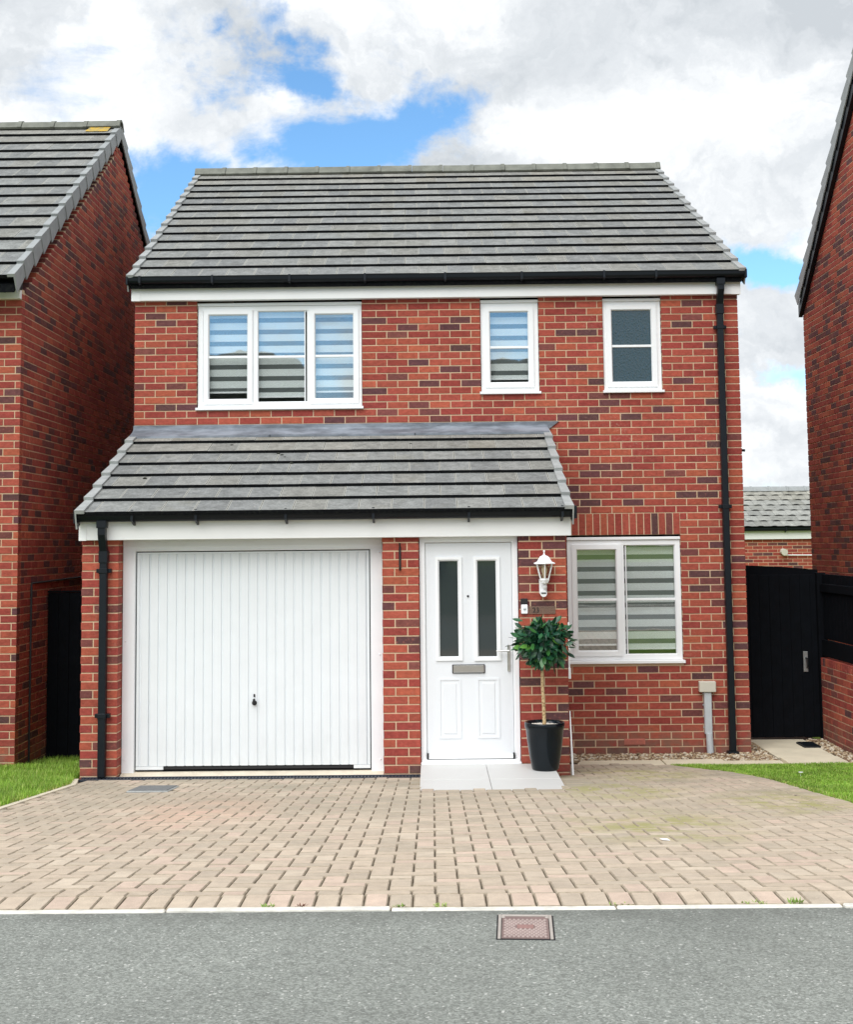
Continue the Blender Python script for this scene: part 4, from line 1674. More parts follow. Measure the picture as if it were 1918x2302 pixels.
lr = MB().prism([(-1.06, 4.74), (3.35, 7.68), (7.76, 4.74), (7.76, 4.66), (3.35, 7.60), (-1.06, 4.66)], 'x', -7.05, NX + 0.012).build('roof', TEDGE, ln)
b = Bag()
roof_slope(b, -7.1, NX - 0.02, LE, LR, 15, 0.293, 0.034)
roof_slope(b, -7.1, NX - 0.02, (7.78, 4.765), LR, 15, 0.293, 0.034)
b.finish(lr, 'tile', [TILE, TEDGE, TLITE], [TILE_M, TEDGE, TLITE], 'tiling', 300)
verge_caps(lr, NX + 0.030, LE, LR, 15, 1, 0.070, 0.095, CAPD)
verge_caps(lr, NX + 0.030, (7.78, 4.765), LR, 15, 1, 0.070, 0.095, CAPD)
ridge_tiles(lr, -7.1, NX + 0.030, 3.35, 7.765, RIDGE, r=0.14)
m = MB()
m.box(NX - 0.36, NX - 0.10, 2.93, 3.16, 7.62, 7.636)
V = Vector((0, LR[0] - LE[0], LR[1] - LE[1])).normalized()
N_ = Vector((1, 0, 0)).cross(V)
P0 = Vector((0, *LE)) + V * (5.335 - 0.300) + N_ * 0.078
m = MB()
q = []
for sx, sv in ((NX - 0.40, 0.02), (NX - 0.34, 0.0), (NX - 0.10, 0.01), (NX - 0.09, 0.26), (NX - 0.17, 0.28), (NX - 0.35, 0.27)):
    p = P0 + V * sv
    q.append((sx, p.y, p.z))
m.add(q + [(a, c, d - 0.004) for a, c, d in q], [tuple(range(6))] + [(i, (i + 1) % 6, 6 + (i + 1) % 6, 6 + i) for i in range(6)])
m.build('lichen_patch', lich, lr)
MB().box(-7.0, NX + 0.0, NY - 0.065, NY - 0.004, 4.640, 4.83, 0, 0.004).build('fascia', FASCIA, ln)
gutter(ln, -7.0, NX + 0.015, NY - 0.068, 4.735, 4.822, [-1.13, -2.0])
m = MB()
m.tube([(NX + 0.01, -0.335, -0.19), (NX + 0.012, -0.335, 1.755), (NX + 0.012, -0.32, 1.770), (NX + 0.012, 1.9, 1.790)], 0.011, 6)
m.build('cable', RUBBER, ln)

# ------------------------------------------------------------------ right neighbour
RX = 8.4
RY = 4.42
rn = thing('house', (11, 0, -0.1), 'red brick house with steep gable verge, cut by the right edge', 'house')
b = Bag()
core = MB()
brick_wall(b, (RX, RY, 0), (-1, 0, 0), 0.0, 9.0, -0.3, 9.3, 4.66, (), zmax=lambda u: 5.56 + 0.860 * min(u, 9.0 - u), dark=0.22, vis=lambda P: P.z > 1.7)
core.prism([(RY - 0.01, -0.5), (RY - 9.0, -0.5), (RY - 9.0, 5.45), (RY - 4.5, 9.27), (RY - 0.01, 5.45)], 'x', RX + 0.0045, RX + 0.107)
core.box(RX + 0.11, 15, RY - 0.1, RY - 0.01, -0.5, 5.6)
core.box(RX + 0.11, 15, RY - 9.0, RY - 8.9, -0.5, 5.6)
wr = core.build('wall', MORTAR, rn)
b.finish(wr, 'brick', [BRICK], [BRICK_M], 'brickwork', 300)
RE, RR = (RY + 0.0, 5.50), (RY - 4.5, 9.37)
rr = MB().prism([(RE[0] - 0.02, RE[1] - 0.03), (RR[0], RR[1] - 0.03), (RY - 9.0, RE[1] - 0.03), (RY - 9.0, RE[1] - 0.12), (RR[0], RR[1] - 0.13), (RE[0] - 0.02, RE[1] - 0.12)], 'x', RX - 0.03, 15).build('roof', TEDGE, rn)
b = Bag()
roof_slope(b, RX - 0.07, 15, RE, RR, 19, 0.293)
roof_slope(b, RX - 0.07, 15, (RY - 9.0, RE[1]), RR, 19, 0.293)
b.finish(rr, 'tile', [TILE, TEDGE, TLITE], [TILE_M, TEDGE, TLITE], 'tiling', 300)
verge_caps(rr, RX - 0.085, RE, RR, 19, -1, 0.07, 0.09, CAPD)
verge_caps(rr, RX - 0.085, (RY - 9.0, RE[1]), RR, 19, -1, 0.07, 0.09, CAPD)
# dark under-cloak behind the verge units
m = MB()
for sy, ey in ((RE, RR),):
    a, c = Vector((0, *sy)), Vector((0, *ey))
    d = Vector((0, 0, -0.26))
    e = Vector((0, 0, -0.10))
    m.add([(RX - 0.062, *(a + e).yz), (RX - 0.062, *(c + e).yz), (RX - 0.062, *(c + d).yz), (RX - 0.062, *(a + d).yz), (RX - 0.006, *(a + e).yz), (RX - 0.006, *(c + e).yz), (RX - 0.006, *(c + d).yz), (RX - 0.006, *(a + d).yz)],
          [(0, 1, 2, 3), (4, 5, 6, 7), (0, 1, 5, 4), (3, 2, 6, 7), (0, 3, 7, 4), (1, 2, 6, 5)])
m.build('bargeboard', BLACKP, rn)

# ------------------------------------------------------------------ low garage seen through the gap
fg = thing('garage', (11, 16.4, -0.3), 'low brick garage with pale tiled roof seen in the gap above the gate', 'garage')
b = Bag()
core = MB()
FX0, FX1, FY = 8.0, 15.0, 16.4
brick_wall(b, (FX0, FY, 0), (0, -1, 0), 0, FX1 - FX0, -0.3, 2.19, 2.165, (), dark=0.2, vis=lambda P: 10.0 < P.x < 12.0 and P.z > 1.2)
core_wall(core, (FX0, FY, 0), (0, -1, 0), 0, FX1 - FX0, -0.5, 2.35)
core.box(FX0 + 0.01, FX1, FY + 0.11, FY + 4.6, -0.5, 2.3)
wf = core.build('wall', MORTAR, fg)
b.finish(wf, 'brick', [BRICK], [BRICK_M], 'brickwork', 300)
FE, FR = (FY - 0.16, 2.42), (FY + 2.35, 3.33)
rf = MB().prism([(FE[0] + 0.02, FE[1] - 0.02), (FR[0], FR[1] - 0.02), (FY + 4.8, FE[1] - 0.02)], 'x', FX0, FX1).build('roof', TEDGE, fg)
b = Bag()
TGREY_S = TGREY
TGREY = [lin(146, 147, 141), lin(138, 139, 134), lin(152, 153, 147), lin(132, 133, 127)]
roof_slope(b, FX0, FX1, FE, FR, 7, 0.300, 0.018, 'roll', vis=lambda P: 10.0 < P.x < 12.3)
TGREY = TGREY_S
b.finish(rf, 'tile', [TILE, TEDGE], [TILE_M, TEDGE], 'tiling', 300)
ridge_tiles(rf, FX0, FX1, FR[0], FR[1] + 0.06, CAPD, r=0.13)
MB().box(FX0, FX1, FY - 0.07, FY - 0.004, 2.165, 2.375).build('fascia', FASCIA, fg)
gutter(fg, FX0, FX1, FY - 0.075, 2.345, 2.425, [11.2])
m = MB()
m.tube([(11.152, FY - 0.17, 1.865), (11.152, FY - 0.01, 1.880)], 0.072, 16)
m.build('flue', GREYBOX, fg)
MB().tube([(11.152, FY - 0.03, 1.80), (12.6, FY - 0.03, 1.785)], 0.013, 8).build('pipe', FRAMEW, fg)

# ------------------------------------------------------------------ gates, fence and garden wall
gate = thing('side_gate', (7.0, 0.87, -0.04), 'black boarded side gate with silver lever handle right of the house', 'gate')
gy = 0.87
xb = 6.455
i = 0
while xb < 7.41:
    w = min(0.112, 7.424 - xb)
    v0 = random.uniform(-0.002, 0.002)
    MB().box(xb - 0.0004, xb + w + 0.0012, gy + v0, gy + 0.02 + v0, -0.028 + random.uniform(-0.004, 0.004), 1.750 + random.uniform(-0.004, 0.004), 0, 0.004).build('board', BLACKW, gate)
    xb += 0.113
m = MB()
for z in (0.2, 0.9, 1.6):
    m.box(6.47, 7.38, gy + 0.023, gy + 0.06, z, z + 0.12)
m.build('ledge', BLACKW, gate)
m = MB()
m.box(7.258, 7.308, gy - 0.006, gy + 0.0, 0.682, 0.905, 0, 0.003)
m.tube([(7.286, gy - 0.006, 0.832), (7.286, gy - 0.05, 0.832)], 0.010, 8, 1)
m.tube([(7.286, gy - 0.05, 0.836), (7.288, gy - 0.052, 0.77), (7.284, gy - 0.05, 0.722)], [0.011, 0.009, 0.008], 8, 1)
m.build('handle', [GALV, RUBBER], gate)
# timber rail standing behind the gate top
m = MB()
m.prism([(6.455, 1.60), (7.47, 1.60), (7.47, 1.80), (7.1, 1.835), (6.455, 1.868)], 'y', gy + 0.07, gy + 0.10)
tag(m.build('trellis_rail', BLACKW), 'black sloping timber panel showing above the side gate', 'panel')

FWX = 7.43
gw = thing('garden_wall', (7.5, -1, 0), 'low red brick garden wall topped by black fence at right', 'wall')
b = Bag()
core = MB()
brick_wall(b, (FWX, 0.80, 0), (-1, 0, 0), 0.0, 4.6, -0.2, 0.752, 0.757, (), dark=0.12, soldier=[(0.0, 4.6, 0.760, 0.842)])
core_wall(core, (FWX, 0.80, 0), (-1, 0, 0), 0, 4.6, -0.4, 0.838, d1=0.21)
wg = core.build('masonry', MORTAR, gw)
b.finish(wg, 'brick', [BRICK], [BRICK_M], 'brickwork', 300)
fence = thing('fence', (7.5, -1, 0.845), 'black timber fence panels standing on the garden wall', 'fence')
fx = FWX + 0.045
yb = 0.79
while yb > -3.6:
    MB().box(fx, fx + 0.018, yb - 0.118, yb, 1.05, 1.756, 0, 0.003).build('board', BLACKW, fence)
    yb -= 0.121
for z0, z1 in ((0.862, 1.044), (1.560, 1.652)):
    MB().box(fx - 0.028, fx - 0.002, -3.6, 0.80, z0, z1, 0, 0.005).build('rail', BLACKW, fence)
MB().box(FWX - 0.01, FWX + 0.09, 0.802, 0.89, -0.2, 1.77, 0, 0.006).build('post', BLACKW, fence)

lg = thing('alley_gate', (-0.5, 0.27, -0.17), 'black boarded gate in shade between left house and garage', 'gate')
xb = -0.965
while xb < -0.01:
    w = min(0.113, -0.004 - xb)
    v0 = random.uniform(-0.003, 0.003)
    MB().box(xb + 0.0012, xb + w + 0.001, 0.27 + v0, 0.29 + v0, -0.155, 1.650, 0, 0.003).build('board', BLACKW, lg)
    xb += 0.1145
MB().box(-0.97, -0.005, 0.265, 0.30, 1.652, 1.672, 0, 0.003).build('capping', BLACKW, lg)
MB().box(-0.965, -0.01, 0.30, 0.33, 0.3, 0.42).box(-0.965, -0.01, 0.30, 0.33, 1.2, 1.32).build('ledge', BLACKW, lg)

# ------------------------------------------------------------------ porch step, drain, covers
step = thing('doorstep', (3.62, -2.7, 0.15), 'pale grey porcelain tiled step in front of the white door', 'step')
MB().box(3.046, 4.196, -3.395, GY - 0.03, -0.1, 0.172).build('bed', CONC, step)
for (a, b_) in ((3.040, 3.612), (3.616, 4.202)):
    for (c, d) in ((-3.405, -2.842), (-2.838, GY - 0.045)):
        MB().box(a, b_, c, d, 0.172, 0.190, 0, 0.002).build('tile', PORC, step)
drain = thing('channel_drain', (1.5, -2.15, 0.09), 'dark slotted drainage channel along the foot of the garage', 'drain')
MB().box(0.03, 3.035, -2.205, -2.070, -0.02, 0.082, 0).build('channel', DARKJ, drain)
m = MB()
for yy in (-2.203, -2.088):
    m.box(0.03, 3.035, yy, yy + 0.016, 0.083, 0.104, 0, 0.002)
x = 0.05
while x < 3.02:
    m.box(x, x + 0.012, -2.187, -2.088, 0.083, 0.098)
    x += 0.030
m.build('grating', simple('dark_galvanised', lin(46, 52, 62), 0.5, 0.2, 20), drain)

cov = thing('inspection_cover', (0.9, -3.2, 0.19), 'recessed grey inspection cover in the block paving before the garage', 'cover')
zc = slope_z(-3.2)
me_m = Matrix.Translation((0.9, -3.2, zc + 0.006)) @ Matrix.Rotation(ANG, 4, 'X')


def plate(name, mat, parent, M, hx, hy, z0, z1, ch=0.004, extra=None):
    bm = bmesh.new()
    bmesh.ops.create_cube(bm, size=1)
    for w in bm.verts:
        w.co = Vector((w.co.x * 2 * hx, w.co.y * 2 * hy, z0 if w.co.z < 0 else z1))
    bmesh.ops.bevel(bm, geom=list(bm.edges), offset=ch, segments=1, affect='EDGES')
    return MB().bm(bm, 0, False, M).build(name, mat, parent)


plate('frame', GALV, cov, me_m, 0.165, 0.235, -0.06, 0.004)
plate('lid', simple('cover_infill', lin(112, 114, 114), 0.85, 0.2, 40, 0.4, 120), cov, me_m, 0.152, 0.222, -0.02, 0.010)

RED_C = simple('faded_red_groove_shade', lin(128, 108, 103), 0.8, 0.12, 14, 0.2, 90)  # lid colour darkened to stand for shade in the grooves between studs
STUD = simple('lit_cover_stud', lin(172, 155, 149), 0.8, 0.12, 14)  # studs kept lighter, painting the lit tops of the relief
mh = thing('utility_cover', (3.5, -8.76, ZR), 'small square pinkish utility cover set in the tarmac by the kerb', 'cover')
zt = zr
mx0, mx1, my0, my1 = 3.395, 3.605, -8.925, -8.608
m = MB()
m.box(mx0, mx0 + 0.012, my0, my1, zt - 0.03, zt + 0.006, 0, 0.002)
m.box(mx1 - 0.012, mx1, my0, my1, zt - 0.03, zt + 0.006, 0, 0.002)
m.box(mx0 + 0.012, mx1 - 0.012, my1 - 0.014, my1, zt - 0.03, zt + 0.006, 0, 0.002)
m.box(mx0 + 0.012, mx0 + 0.026, my1 - 0.040, my1 - 0.0145, zt - 0.03, zt + 0.0055, 0, 0.002)
m.box(mx1 - 0.026, mx1 - 0.012, my1 - 0.040, my1 - 0.0145, zt - 0.03, zt + 0.0055, 0, 0.002)
m.build('frame', simple('cover_frame', lin(172, 164, 156), 0.6, 0.12, 20), mh)
MB().box(mx0 - 0.006, mx1 + 0.006, my0 - 0.008, my1 + 0.004, zt - 0.03, zt + 0.0012).build('shadow_gap', DARKJ, mh)
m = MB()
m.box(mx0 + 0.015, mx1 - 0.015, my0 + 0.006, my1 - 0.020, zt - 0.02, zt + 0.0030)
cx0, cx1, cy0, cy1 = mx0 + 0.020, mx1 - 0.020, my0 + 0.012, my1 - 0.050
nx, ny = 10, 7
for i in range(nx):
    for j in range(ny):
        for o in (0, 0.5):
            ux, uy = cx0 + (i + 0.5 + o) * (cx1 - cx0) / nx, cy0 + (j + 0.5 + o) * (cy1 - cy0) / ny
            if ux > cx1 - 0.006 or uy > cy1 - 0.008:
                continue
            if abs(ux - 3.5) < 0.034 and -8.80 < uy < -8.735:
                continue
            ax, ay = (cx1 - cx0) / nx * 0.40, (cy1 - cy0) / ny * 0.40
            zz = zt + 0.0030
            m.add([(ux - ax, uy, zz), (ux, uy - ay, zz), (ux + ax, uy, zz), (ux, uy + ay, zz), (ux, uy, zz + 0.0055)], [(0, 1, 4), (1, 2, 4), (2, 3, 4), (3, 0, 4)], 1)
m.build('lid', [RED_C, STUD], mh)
MB().box(3.468, 3.532, -8.79, -8.745, zt - 0.01, zt + 0.0050, 0, 0.001).build('badge', simple('cover_badge', lin(150, 116, 110), 0.8, 0.1, 60), mh)
pd = thing('path_grate', (7.15, 0.37, -0.04), 'small dark square drain grate in the slab path by gravel', 'grate')
MB().box(7.06, 7.235, 0.20, 0.55, ZP - 0.04, ZP + 0.008, 0, 0.003).build('tray', DARKJ, pd)
m = MB()
for i in range(8):
    m.box(7.066, 7.229, 0.213 + i * 0.042, 0.232 + i * 0.042, ZP + 0.0085, ZP + 0.014)
m.build('bars', BLACKP, pd)

mh.rotation_euler = (0, 0, -0.062)

# ------------------------------------------------------------------ things on and by the porch wall
lamp = thing('wall_lantern', (4.155, GY, 1.66), 'white coach lantern with motion sensor on the porch brickwork', 'lantern')
lx, ly = 4.157, GY - 0.095
m = MB()
m.lathe([(0.0, 2.068), (0.009, 2.062), (0.010, 2.052), (0.005, 2.045), (0.008, 2.030), (0.012, 2.022), (0.040, 2.010), (0.052, 1.998), (0.066, 1.975), (0.074, 1.964), (0.098, 1.955), (0.106, 1.951), (0.106, 1.944), (0.0, 1.944)], lx, ly, 6, smooth=False, x_rot=math.pi / 6)
m.build('cap', UPVC, lamp)
m = MB()
for i in range(6):
    a = math.pi / 6 + i * math.pi / 3
    t_ = (lx + 0.078 * math.cos(a), ly + 0.078 * math.sin(a), 1.944)
    b_ = (lx + 0.041 * math.cos(a), ly + 0.041 * math.sin(a), 1.812)
    m.tube([t_, b_], 0.0055, 6)
m.lathe([(0.046, 1.815), (0.046, 1.800), (0.040, 1.790), (0.034, 1.775), (0.0, 1.772)], lx, ly, 6, smooth=False, x_rot=math.pi / 6)
m.build('cage', UPVC, lamp)
m = MB()
for i in range(6):
    a0, a1 = math.pi / 6 + i * math.pi / 3, math.pi / 6 + (i + 1) * math.pi / 3
    q = [(lx + r_ * math.cos(a), ly + r_ * math.sin(a), z_) for r_, a, z_ in ((0.040, a0, 1.812), (0.040, a1, 1.812), (0.076, a1, 1.944), (0.076, a0, 1.944))]
    m.add(q, [(0, 1, 2, 3)])
m.build('glazing', GLASS2, lamp)
m = MB()
m.lathe([(0.012, 1.815), (0.014, 1.845), (0.026, 1.870), (0.030, 1.892), (0.024, 1.915), (0.0, 1.925)], lx, ly, 14)
m.build('bulb', simple('clear_bulb', lin(206, 190, 160), 0.12, 0.05, 10), lamp)
m = MB()
m.box(lx - 0.042, lx + 0.026, GY - 0.030, GY - 0.001, 1.668, 1.815, 0, 0.012)
m.tube([(lx - 0.008, GY - 0.02, 1.790), (lx, ly, 1.782)], 0.020, 10)
m.tube([(lx - 0.008, GY - 0.028, 1.684), (lx - 0.008, GY - 0.075, 1.680)], 0.030, 14)
m.build('bracket', UPVC, lamp)
bm = bmesh.new()
bmesh.ops.create_uvsphere(bm, u_segments=16, v_segments=10, radius=0.022)
MB().bm(bm, 0, True, Matrix.Translation((lx + 0.004, GY - 0.060, 1.742))).build('motion_sensor', UPVC, lamp)
MB().box(lx - 0.030, lx + 0.014, GY - 0.080, GY - 0.074, 1.680, 1.690).build('sensor_slot', RUBBER, lamp)

bell = thing('doorbell', (3.98, GY, 1.5), 'white doorbell with black top beside the door frame', 'doorbell')
MB().box(3.946, 4.010, GY - 0.022, GY - 0.001, 1.584, 1.636, 0, 0.004).build('camera_top', RUBBER, bell)
MB().box(3.950, 4.009, GY - 0.026, GY - 0.001, 1.500, 1.5825, 0, 0.005).build('body', UPVC, bell)
bm = bmesh.new()
bmesh.ops.create_cone(bm, cap_ends=True, segments=18, radius1=0.0125, radius2=0.0115, depth=0.006)
MB().bm(bm, 0, True, Matrix.Translation((3.980, GY - 0.028, 1.545)) @ Matrix.Rotation(math.pi / 2, 4, 'X')).build('button', GREYP, bell)


def text_obj(name, body, size, loc, mat, parent=None):
    cu = bpy.data.curves.new(name, 'FONT')
    cu.body = body
    cu.size = size
    cu.extrude = 0.001
    cu.align_x = 'CENTER'
    cu.align_y = 'CENTER'
    tmp = bpy.data.objects.new(name, cu)
    COL.objects.link(tmp)
    dg = bpy.context.evaluated_depsgraph_get()
    me = bpy.data.meshes.new_from_object(tmp.evaluated_get(dg))
    bpy.data.objects.remove(tmp)
    me.materials.clear()
    me.materials.append(mat)
    me.transform(Matrix.Translation(loc) @ Matrix.Rotation(math.pi / 2, 4, 'X'))
    o = bpy.data.objects.new(name, me)
    COL.objects.link(o)
    put(o, parent)
    return o


num = thing('house_number', (4.07, GY, 1.5), 'slim smoky house number plate reading 23 under the lantern', 'number sign')
PLQ = NT('smoky_clear_plaque')
_tr = PLQ.n('ShaderNodeBsdfTransparent')
_tr.inputs[0].default_value = (0.84, 0.82, 0.80, 1)
_gl = PLQ.n('ShaderNodeBsdfDiffuse')
_gl.inputs[0].default_value = (*lin(148, 124, 110), 1)
_mx = PLQ.n('ShaderNodeMixShader')
_mx.inputs[0].default_value = 0.50
PLQ.l(_tr.outputs[0], _mx.inputs[1])
PLQ.l(_gl.outputs[0], _mx.inputs[2])
PLQ.l(_mx.outputs[0], PLQ.out.inputs[0])
PLQ = PLQ.mat
MB().box(4.016, 4.258, GY - 0.010, GY - 0.0030, 1.496, 1.566, 0, 0.002).build('plate', PLQ, num)
text_obj('digits', '23', 0.062, (4.082, GY - 0.0115, 1.531), RUBBER, num)

hook = MB()
hook.tube([(2.869, GY - 0.004, 1.905), (2.869, GY - 0.030, 1.905), (2.869, GY - 0.034, 1.93)], 0.007, 8)
hook.box(2.860, 2.879, GY - 0.012, GY - 0.001, 1.895, 2.112, 0, 0.004)
hook.tube([(2.869, GY - 0.012, 2.118), (2.869, GY - 0.055, 2.125), (2.869, GY - 0.060, 2.14)], 0.008, 8)
tag(hook.build('hanging_bracket', RUBBER), 'black metal basket bracket on the brick pier left of the door', 'bracket')

duct = thing('cable_duct', (6.0, -0.05, -0.06), 'grey plastic box and duct at foot of wall beside downpipe', 'duct')
MB().box(5.916, 6.088, -0.075, -0.002, 0.573, 0.682, 0, 0.006).build('box', GREYBOX, duct)
MB().box(5.966, 6.044, -0.055, -0.002, 0.14, 0.572, 0, 0.008).build('cover_strip', GREYP, duct)
m = MB()
m.tube([(6.010, -0.040, 0.15), (6.012, -0.048, 0.05), (6.015, -0.055, -0.065)], 0.036, 14)
m.build('hockey_stick_tube', GREYP, duct)
for i in range(4):
    for sx in (5.958, 6.044):
        MB().box(sx, sx + 0.009, -0.012, -0.003, 0.20 + i * 0.115, 0.215 + i * 0.115).build('clip', GREYP, duct)

# potted bay tree
PX, PY, PZ = 4.113, -2.40, 0.190
pot = thing('planter', (PX, PY, PZ), 'tall glossy black tapered planter on the corner of the step', 'planter')
m = MB()
prof = [(0.0, PZ), (0.108, PZ), (0.116, PZ + 0.012), (0.136, PZ + 0.12), (0.154, PZ + 0.25), (0.163, PZ + 0.345), (0.172, PZ + 0.358), (0.173, PZ + 0.398), (0.168, PZ + 0.404),
        (0.157, PZ + 0.402), (0.152, PZ + 0.36), (0.145, PZ + 0.33)]
m.lathe(prof, PX, PY, 40)
m.build('pot', POTM, pot)
m = MB()
m.lathe([(0.150, PZ + 0.352), (0.09, PZ + 0.362), (0.0, PZ + 0.364)], PX, PY, 24)
m.build('soil', simple('compost', lin(70, 56, 42), 0.95, 0.3, 60), pot)
m = MB()
for i in range(486):
    a, r_ = random.uniform(0, 6.28), 0.138 * math.sqrt(random.random())
    bm = bmesh.new()
    bmesh.ops.create_icosphere(bm, subdivisions=1, radius=random.uniform(0.009, 0.016))
    m.bm(bm, 0, True, Matrix.Translation((PX + r_ * math.cos(a), PY + r_ * math.sin(a), PZ + 0.370)) @ Matrix.Diagonal((1.3, 1, 0.7, 1)))
tag(m.build('pebbles', simple('white_pebble', lin(224, 218, 206), 0.7, 0.1, 30), pot), kind='stuff')

tree = thing('bay_tree', (PX, PY, PZ + 0.37), 'standard bay tree with round dark green crown in black planter', 'tree')
m = MB()
tp = [(PX - 0.002, PY, PZ + 0.36), (PX - 0.004, PY, PZ + 0.52), (PX - 0.010, PY + 0.004, PZ + 0.68), (PX - 0.012, PY, PZ + 0.84), (PX - 0.012, PY, PZ + 1.02)]
m.tube(tp, [0.0165, 0.0155, 0.0150, 0.0145, 0.010], 10)
trunk = m.build('trunk', BARK, tree)
CC = Vector((PX + 0.006, PY, 1.285))
m = MB()
random.seed(5)
crown_tips = []
for i in range(26):
    a = random.uniform(0, 6.28)
    e = random.uniform(-0.5, 1.3)
    d = Vector((math.cos(a) * math.cos(e), math.sin(a) * math.cos(e), math.sin(e)))
    tip = CC + Vector((d.x * 0.20, d.y * 0.18, d.z * 0.15))
    st = Vector(tp[-1]) + Vector((0, 0, random.uniform(-0.06, 0.03)))
    m.tube([st, (st + tip) / 2 + Vector((0, 0, -0.01)), tip], [0.006, 0.004, 0.002], 5)
crown = m.build('branches', BARK, tree)
leaf_meshes = []
for k in range(4):
    L, wd = (0.092, 0.092, 0.080, 0.102)[k], (0.021, 0.0235, 0.020, 0.022)[k]
    bend = (-0.012, 0.010, -0.020, -0.006)[k]
    v, f = [], []
    prof = [(0.0, 0.12), (0.18, 0.62), (0.45, 1.0), (0.75, 0.72), (1.0, 0.03)]
    for t_, w_ in prof:
        zc_ = bend * (t_ * 2 - t_ * t_) * 2
        v += [(-wd * w_, t_ * L, zc_ + 0.005 * w_), (0, t_ * L, zc_), (wd * w_, t_ * L, zc_ + 0.005 * w_)]
    for i in range(4):
        for j in range(2):
            a = i * 3 + j
            f.append((a, a + 1, a + 4, a + 3))
    me = bpy.data.meshes.new('leaf')
    me.from_pydata(v, [], f)
    me.materials.append(LEAFM)
    me.polygons.foreach_set('use_smooth', [True] * len(f))
    leaf_meshes.append(me)
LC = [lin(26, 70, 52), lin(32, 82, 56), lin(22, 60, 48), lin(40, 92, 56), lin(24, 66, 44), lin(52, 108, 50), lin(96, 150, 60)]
for i in range(300):
    while True:
        d = Vector((random.gauss(0, 1), random.gauss(0, 1), random.gauss(0, 1))).normalized()
        if d.z > -0.92:
            break
    rad = random.uniform(0.62, 1.0) ** 0.6
    if random.random() < 0.13:
        rad *= random.uniform(1.10, 1.30)
    lump = 1 + 0.30 * mnoise.noise(d * 2.4 + Vector((3, 1, 7)))
    P = CC + Vector((d.x * 0.246, d.y * 0.205, d.z * (0.155 if d.z > 0 else 0.205))) * rad * lump
    if d.z < 0:
        P.x = CC.x + (P.x - CC.x) * (1 - 0.30 * abs(d.z))
        P.y = CC.y + (P.y - CC.y) * (1 - 0.30 * abs(d.z))
    if P.y > GY - 0.03:
        P.y = GY - 0.03 - random.uniform(0, 0.05)
    out = (d + Vector((random.uniform(-.8, .8), random.uniform(-.8, .8), random.uniform(-1.0, .35)))).normalized()
    nrm = (d + Vector((0, -0.3, 0.7)) + Vector((random.uniform(-.4, .4), random.uniform(-.4, .4), 0))).normalized()
    xax = out.cross(nrm).normalized()
    nrm = xax.cross(out)
    M = Matrix(((xax.x, out.x, nrm.x, P.x), (xax.y, out.y, nrm.y, P.y), (xax.z, out.z, nrm.z, P.z), (0, 0, 0, 1)))
    o = bpy.data.objects.new('leaf', random.choice(leaf_meshes))
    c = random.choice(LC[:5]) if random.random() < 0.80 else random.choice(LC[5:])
    k = random.uniform(0.8, 1.15)
    o.color = (c[0] * k, c[1] * k, c[2] * k, 1)
    put(o, crown)
    sc_ = random.uniform(0.78, 1.08)
    o.matrix_basis = M @ Matrix.Diagonal((sc_, sc_, sc_, 1))
    COL.objects.link(o)

# the shaded inner leaves, past the first three hundred, stay one part
V, F, TN = [], [], []
nb = 0
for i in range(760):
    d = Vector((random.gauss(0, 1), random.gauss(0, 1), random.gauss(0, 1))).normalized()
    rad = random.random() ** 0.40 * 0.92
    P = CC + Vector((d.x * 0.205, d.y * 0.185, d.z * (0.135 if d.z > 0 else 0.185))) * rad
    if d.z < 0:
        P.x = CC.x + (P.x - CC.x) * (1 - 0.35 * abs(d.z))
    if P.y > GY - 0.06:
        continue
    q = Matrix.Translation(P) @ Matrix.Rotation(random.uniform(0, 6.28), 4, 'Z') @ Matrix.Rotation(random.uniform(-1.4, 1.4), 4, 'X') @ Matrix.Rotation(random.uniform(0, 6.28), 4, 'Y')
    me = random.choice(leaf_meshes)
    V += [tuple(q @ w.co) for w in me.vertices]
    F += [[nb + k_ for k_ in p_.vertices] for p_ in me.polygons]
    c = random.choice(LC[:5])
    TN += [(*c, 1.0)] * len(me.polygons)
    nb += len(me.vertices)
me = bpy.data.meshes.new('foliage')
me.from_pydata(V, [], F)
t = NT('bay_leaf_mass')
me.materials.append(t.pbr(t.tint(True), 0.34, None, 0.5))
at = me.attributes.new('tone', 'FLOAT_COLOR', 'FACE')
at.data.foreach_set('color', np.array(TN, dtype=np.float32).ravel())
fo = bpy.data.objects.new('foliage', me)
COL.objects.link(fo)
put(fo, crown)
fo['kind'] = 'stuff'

# ------------------------------------------------------------------ small loose things
WEED = []
for c in ((120, 150, 60), (140, 160, 80), (110, 70, 50)):
    t = NT('weed_leaf')
    WEED.append(t.pbr(lin(*c), 0.6))


def weed(x, s, mi, label, spread=0.05):
    m = MB()
    y0 = YK + 0.012
    for i in range(int(26 * s)):
        a = random.uniform(0, 6.28)
        bx, by = x + random.uniform(-spread, spread), y0 + random.uniform(-0.012, 0.012)
        h_ = random.uniform(0.007, 0.020) * s
        l_ = random.uniform(0.006, 0.026)
        dx, dy = math.cos(a) * l_, math.sin(a) * l_
        w_ = random.uniform(0.002, 0.005)
        z = ZR - 0.004
        m.add([(bx - w_ * math.sin(a), by + w_ * math.cos(a), z), (bx + w_ * math.sin(a), by - w_ * math.cos(a), z),
               (bx + dx * .6 + w_ * math.sin(a), by + dy * .6, z + h_ * .7), (bx + dx, by + dy, z + h_)], [(0, 1, 2), (0, 2, 3)])
    o = m.build('weed', WEED[mi], fix=False)
    tag(o, label, 'weed', 'weeds growing along the kerb edging')


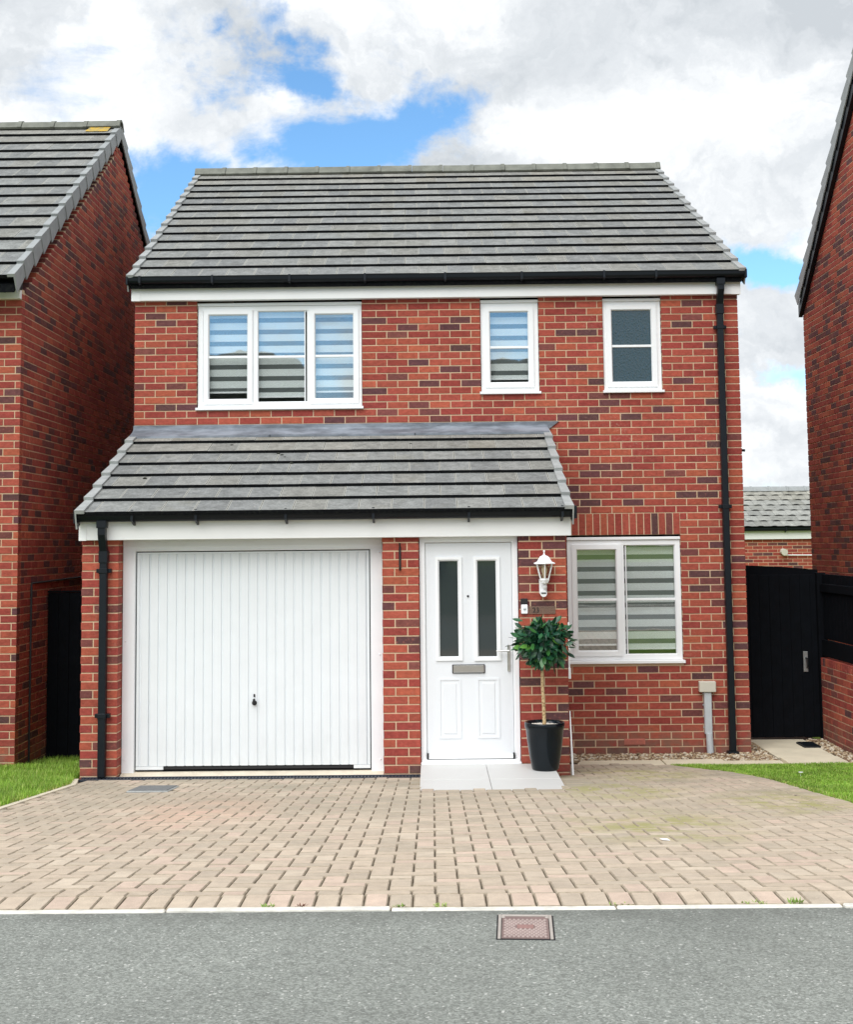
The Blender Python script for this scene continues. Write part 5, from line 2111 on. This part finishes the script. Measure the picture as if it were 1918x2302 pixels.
weed(2.475, 1.0, 0, 'broad green weed tuft at the kerb, leftmost of the row', 0.03)
weed(2.600, 0.8, 2, 'dark reddish withered weed beside the leftmost kerb tuft', 0.02)
weed(3.010, 0.8, 0, 'pale green weed at the kerb, left of the pinkish cover', 0.02)
weed(3.175, 0.8, 1, 'dull green weed at the kerb just left of the pinkish cover', 0.025)
weed(3.900, 0.7, 1, 'low mossy weed at the kerb, right of the pinkish cover', 0.05)
weed(4.450, 0.9, 1, 'sparse weed at the kerb joint towards the right end', 0.05)
weed(4.620, 1.3, 0, 'tallest weed at the kerb, rightmost of the row', 0.03)
z = slope_z(-6.6)
m = MB().add([(4.385, -6.59, z + 0.006), (4.425, -6.605, z + 0.009), (4.435, -6.64, z + 0.006), (4.395, -6.635, z + 0.008), (4.385, -6.59, z + 0.008), (4.425, -6.605, z + 0.011), (4.435, -6.64, z + 0.008), (4.395, -6.635, z + 0.010)],
             [(4, 5, 6, 7), (3, 2, 1, 0), (0, 1, 5, 4), (1, 2, 6, 5), (2, 3, 7, 6), (3, 0, 4, 7)])
tag(m.build('paper_scrap', UPVC, fix=False), 'small white scrap lying on the right side of the drive', 'litter')
m = MB()
for i in range(9):
    a = i * 0.698
    fx_, fy_, fz_ = 6.27, -2.52, slope_z(-2.52) + 0.035
    m.add([(fx_, fy_, fz_), (fx_ + 0.022 * math.cos(a), fy_ + 0.022 * math.sin(a), fz_ + 0.006), (fx_ + 0.022 * math.cos(a + 0.6), fy_ + 0.022 * math.sin(a + 0.6), fz_ + 0.006)], [(0, 1, 2)])
m.tube([(6.27, -2.52, fz_ - 0.05), (6.27, -2.52, fz_)], 0.0015, 5)
tag(m.build('daisy', UPVC, fix=False), 'single white flower in the right lawn', 'flower')

# unseen added blobs for the roofs opposite, heights shaped to darken the window reflections
random.seed(3)
m = MB()
for i in range(90):
    bx = -24 + (i % 54) * 0.75 + random.uniform(-0.4, 0.4)
    bm = bmesh.new()
    bmesh.ops.create_icosphere(bm, subdivisions=2, radius=random.uniform(1.0, 1.5))
    for w in bm.verts:
        w.co *= 1 + 0.15 * mnoise.noise(w.co * 0.9 + Vector((i, 0, 0)))
    hh = 10.5 if bx < -2.9 else (4.0 if bx < 3.5 else 10.1)
    m.bm(bm, 0, False, Matrix.Translation((bx, -42 + random.uniform(-1, 1), max(0.6, hh - 1.2 - (i // 54) * 1.4 - random.uniform(0, 0.25)))))
tl = m.build('roofline_stand_in', simple('reflected_roof_dark', lin(62, 66, 58), 0.9, 0.4, 2))
tag(tl, kind='stuff')
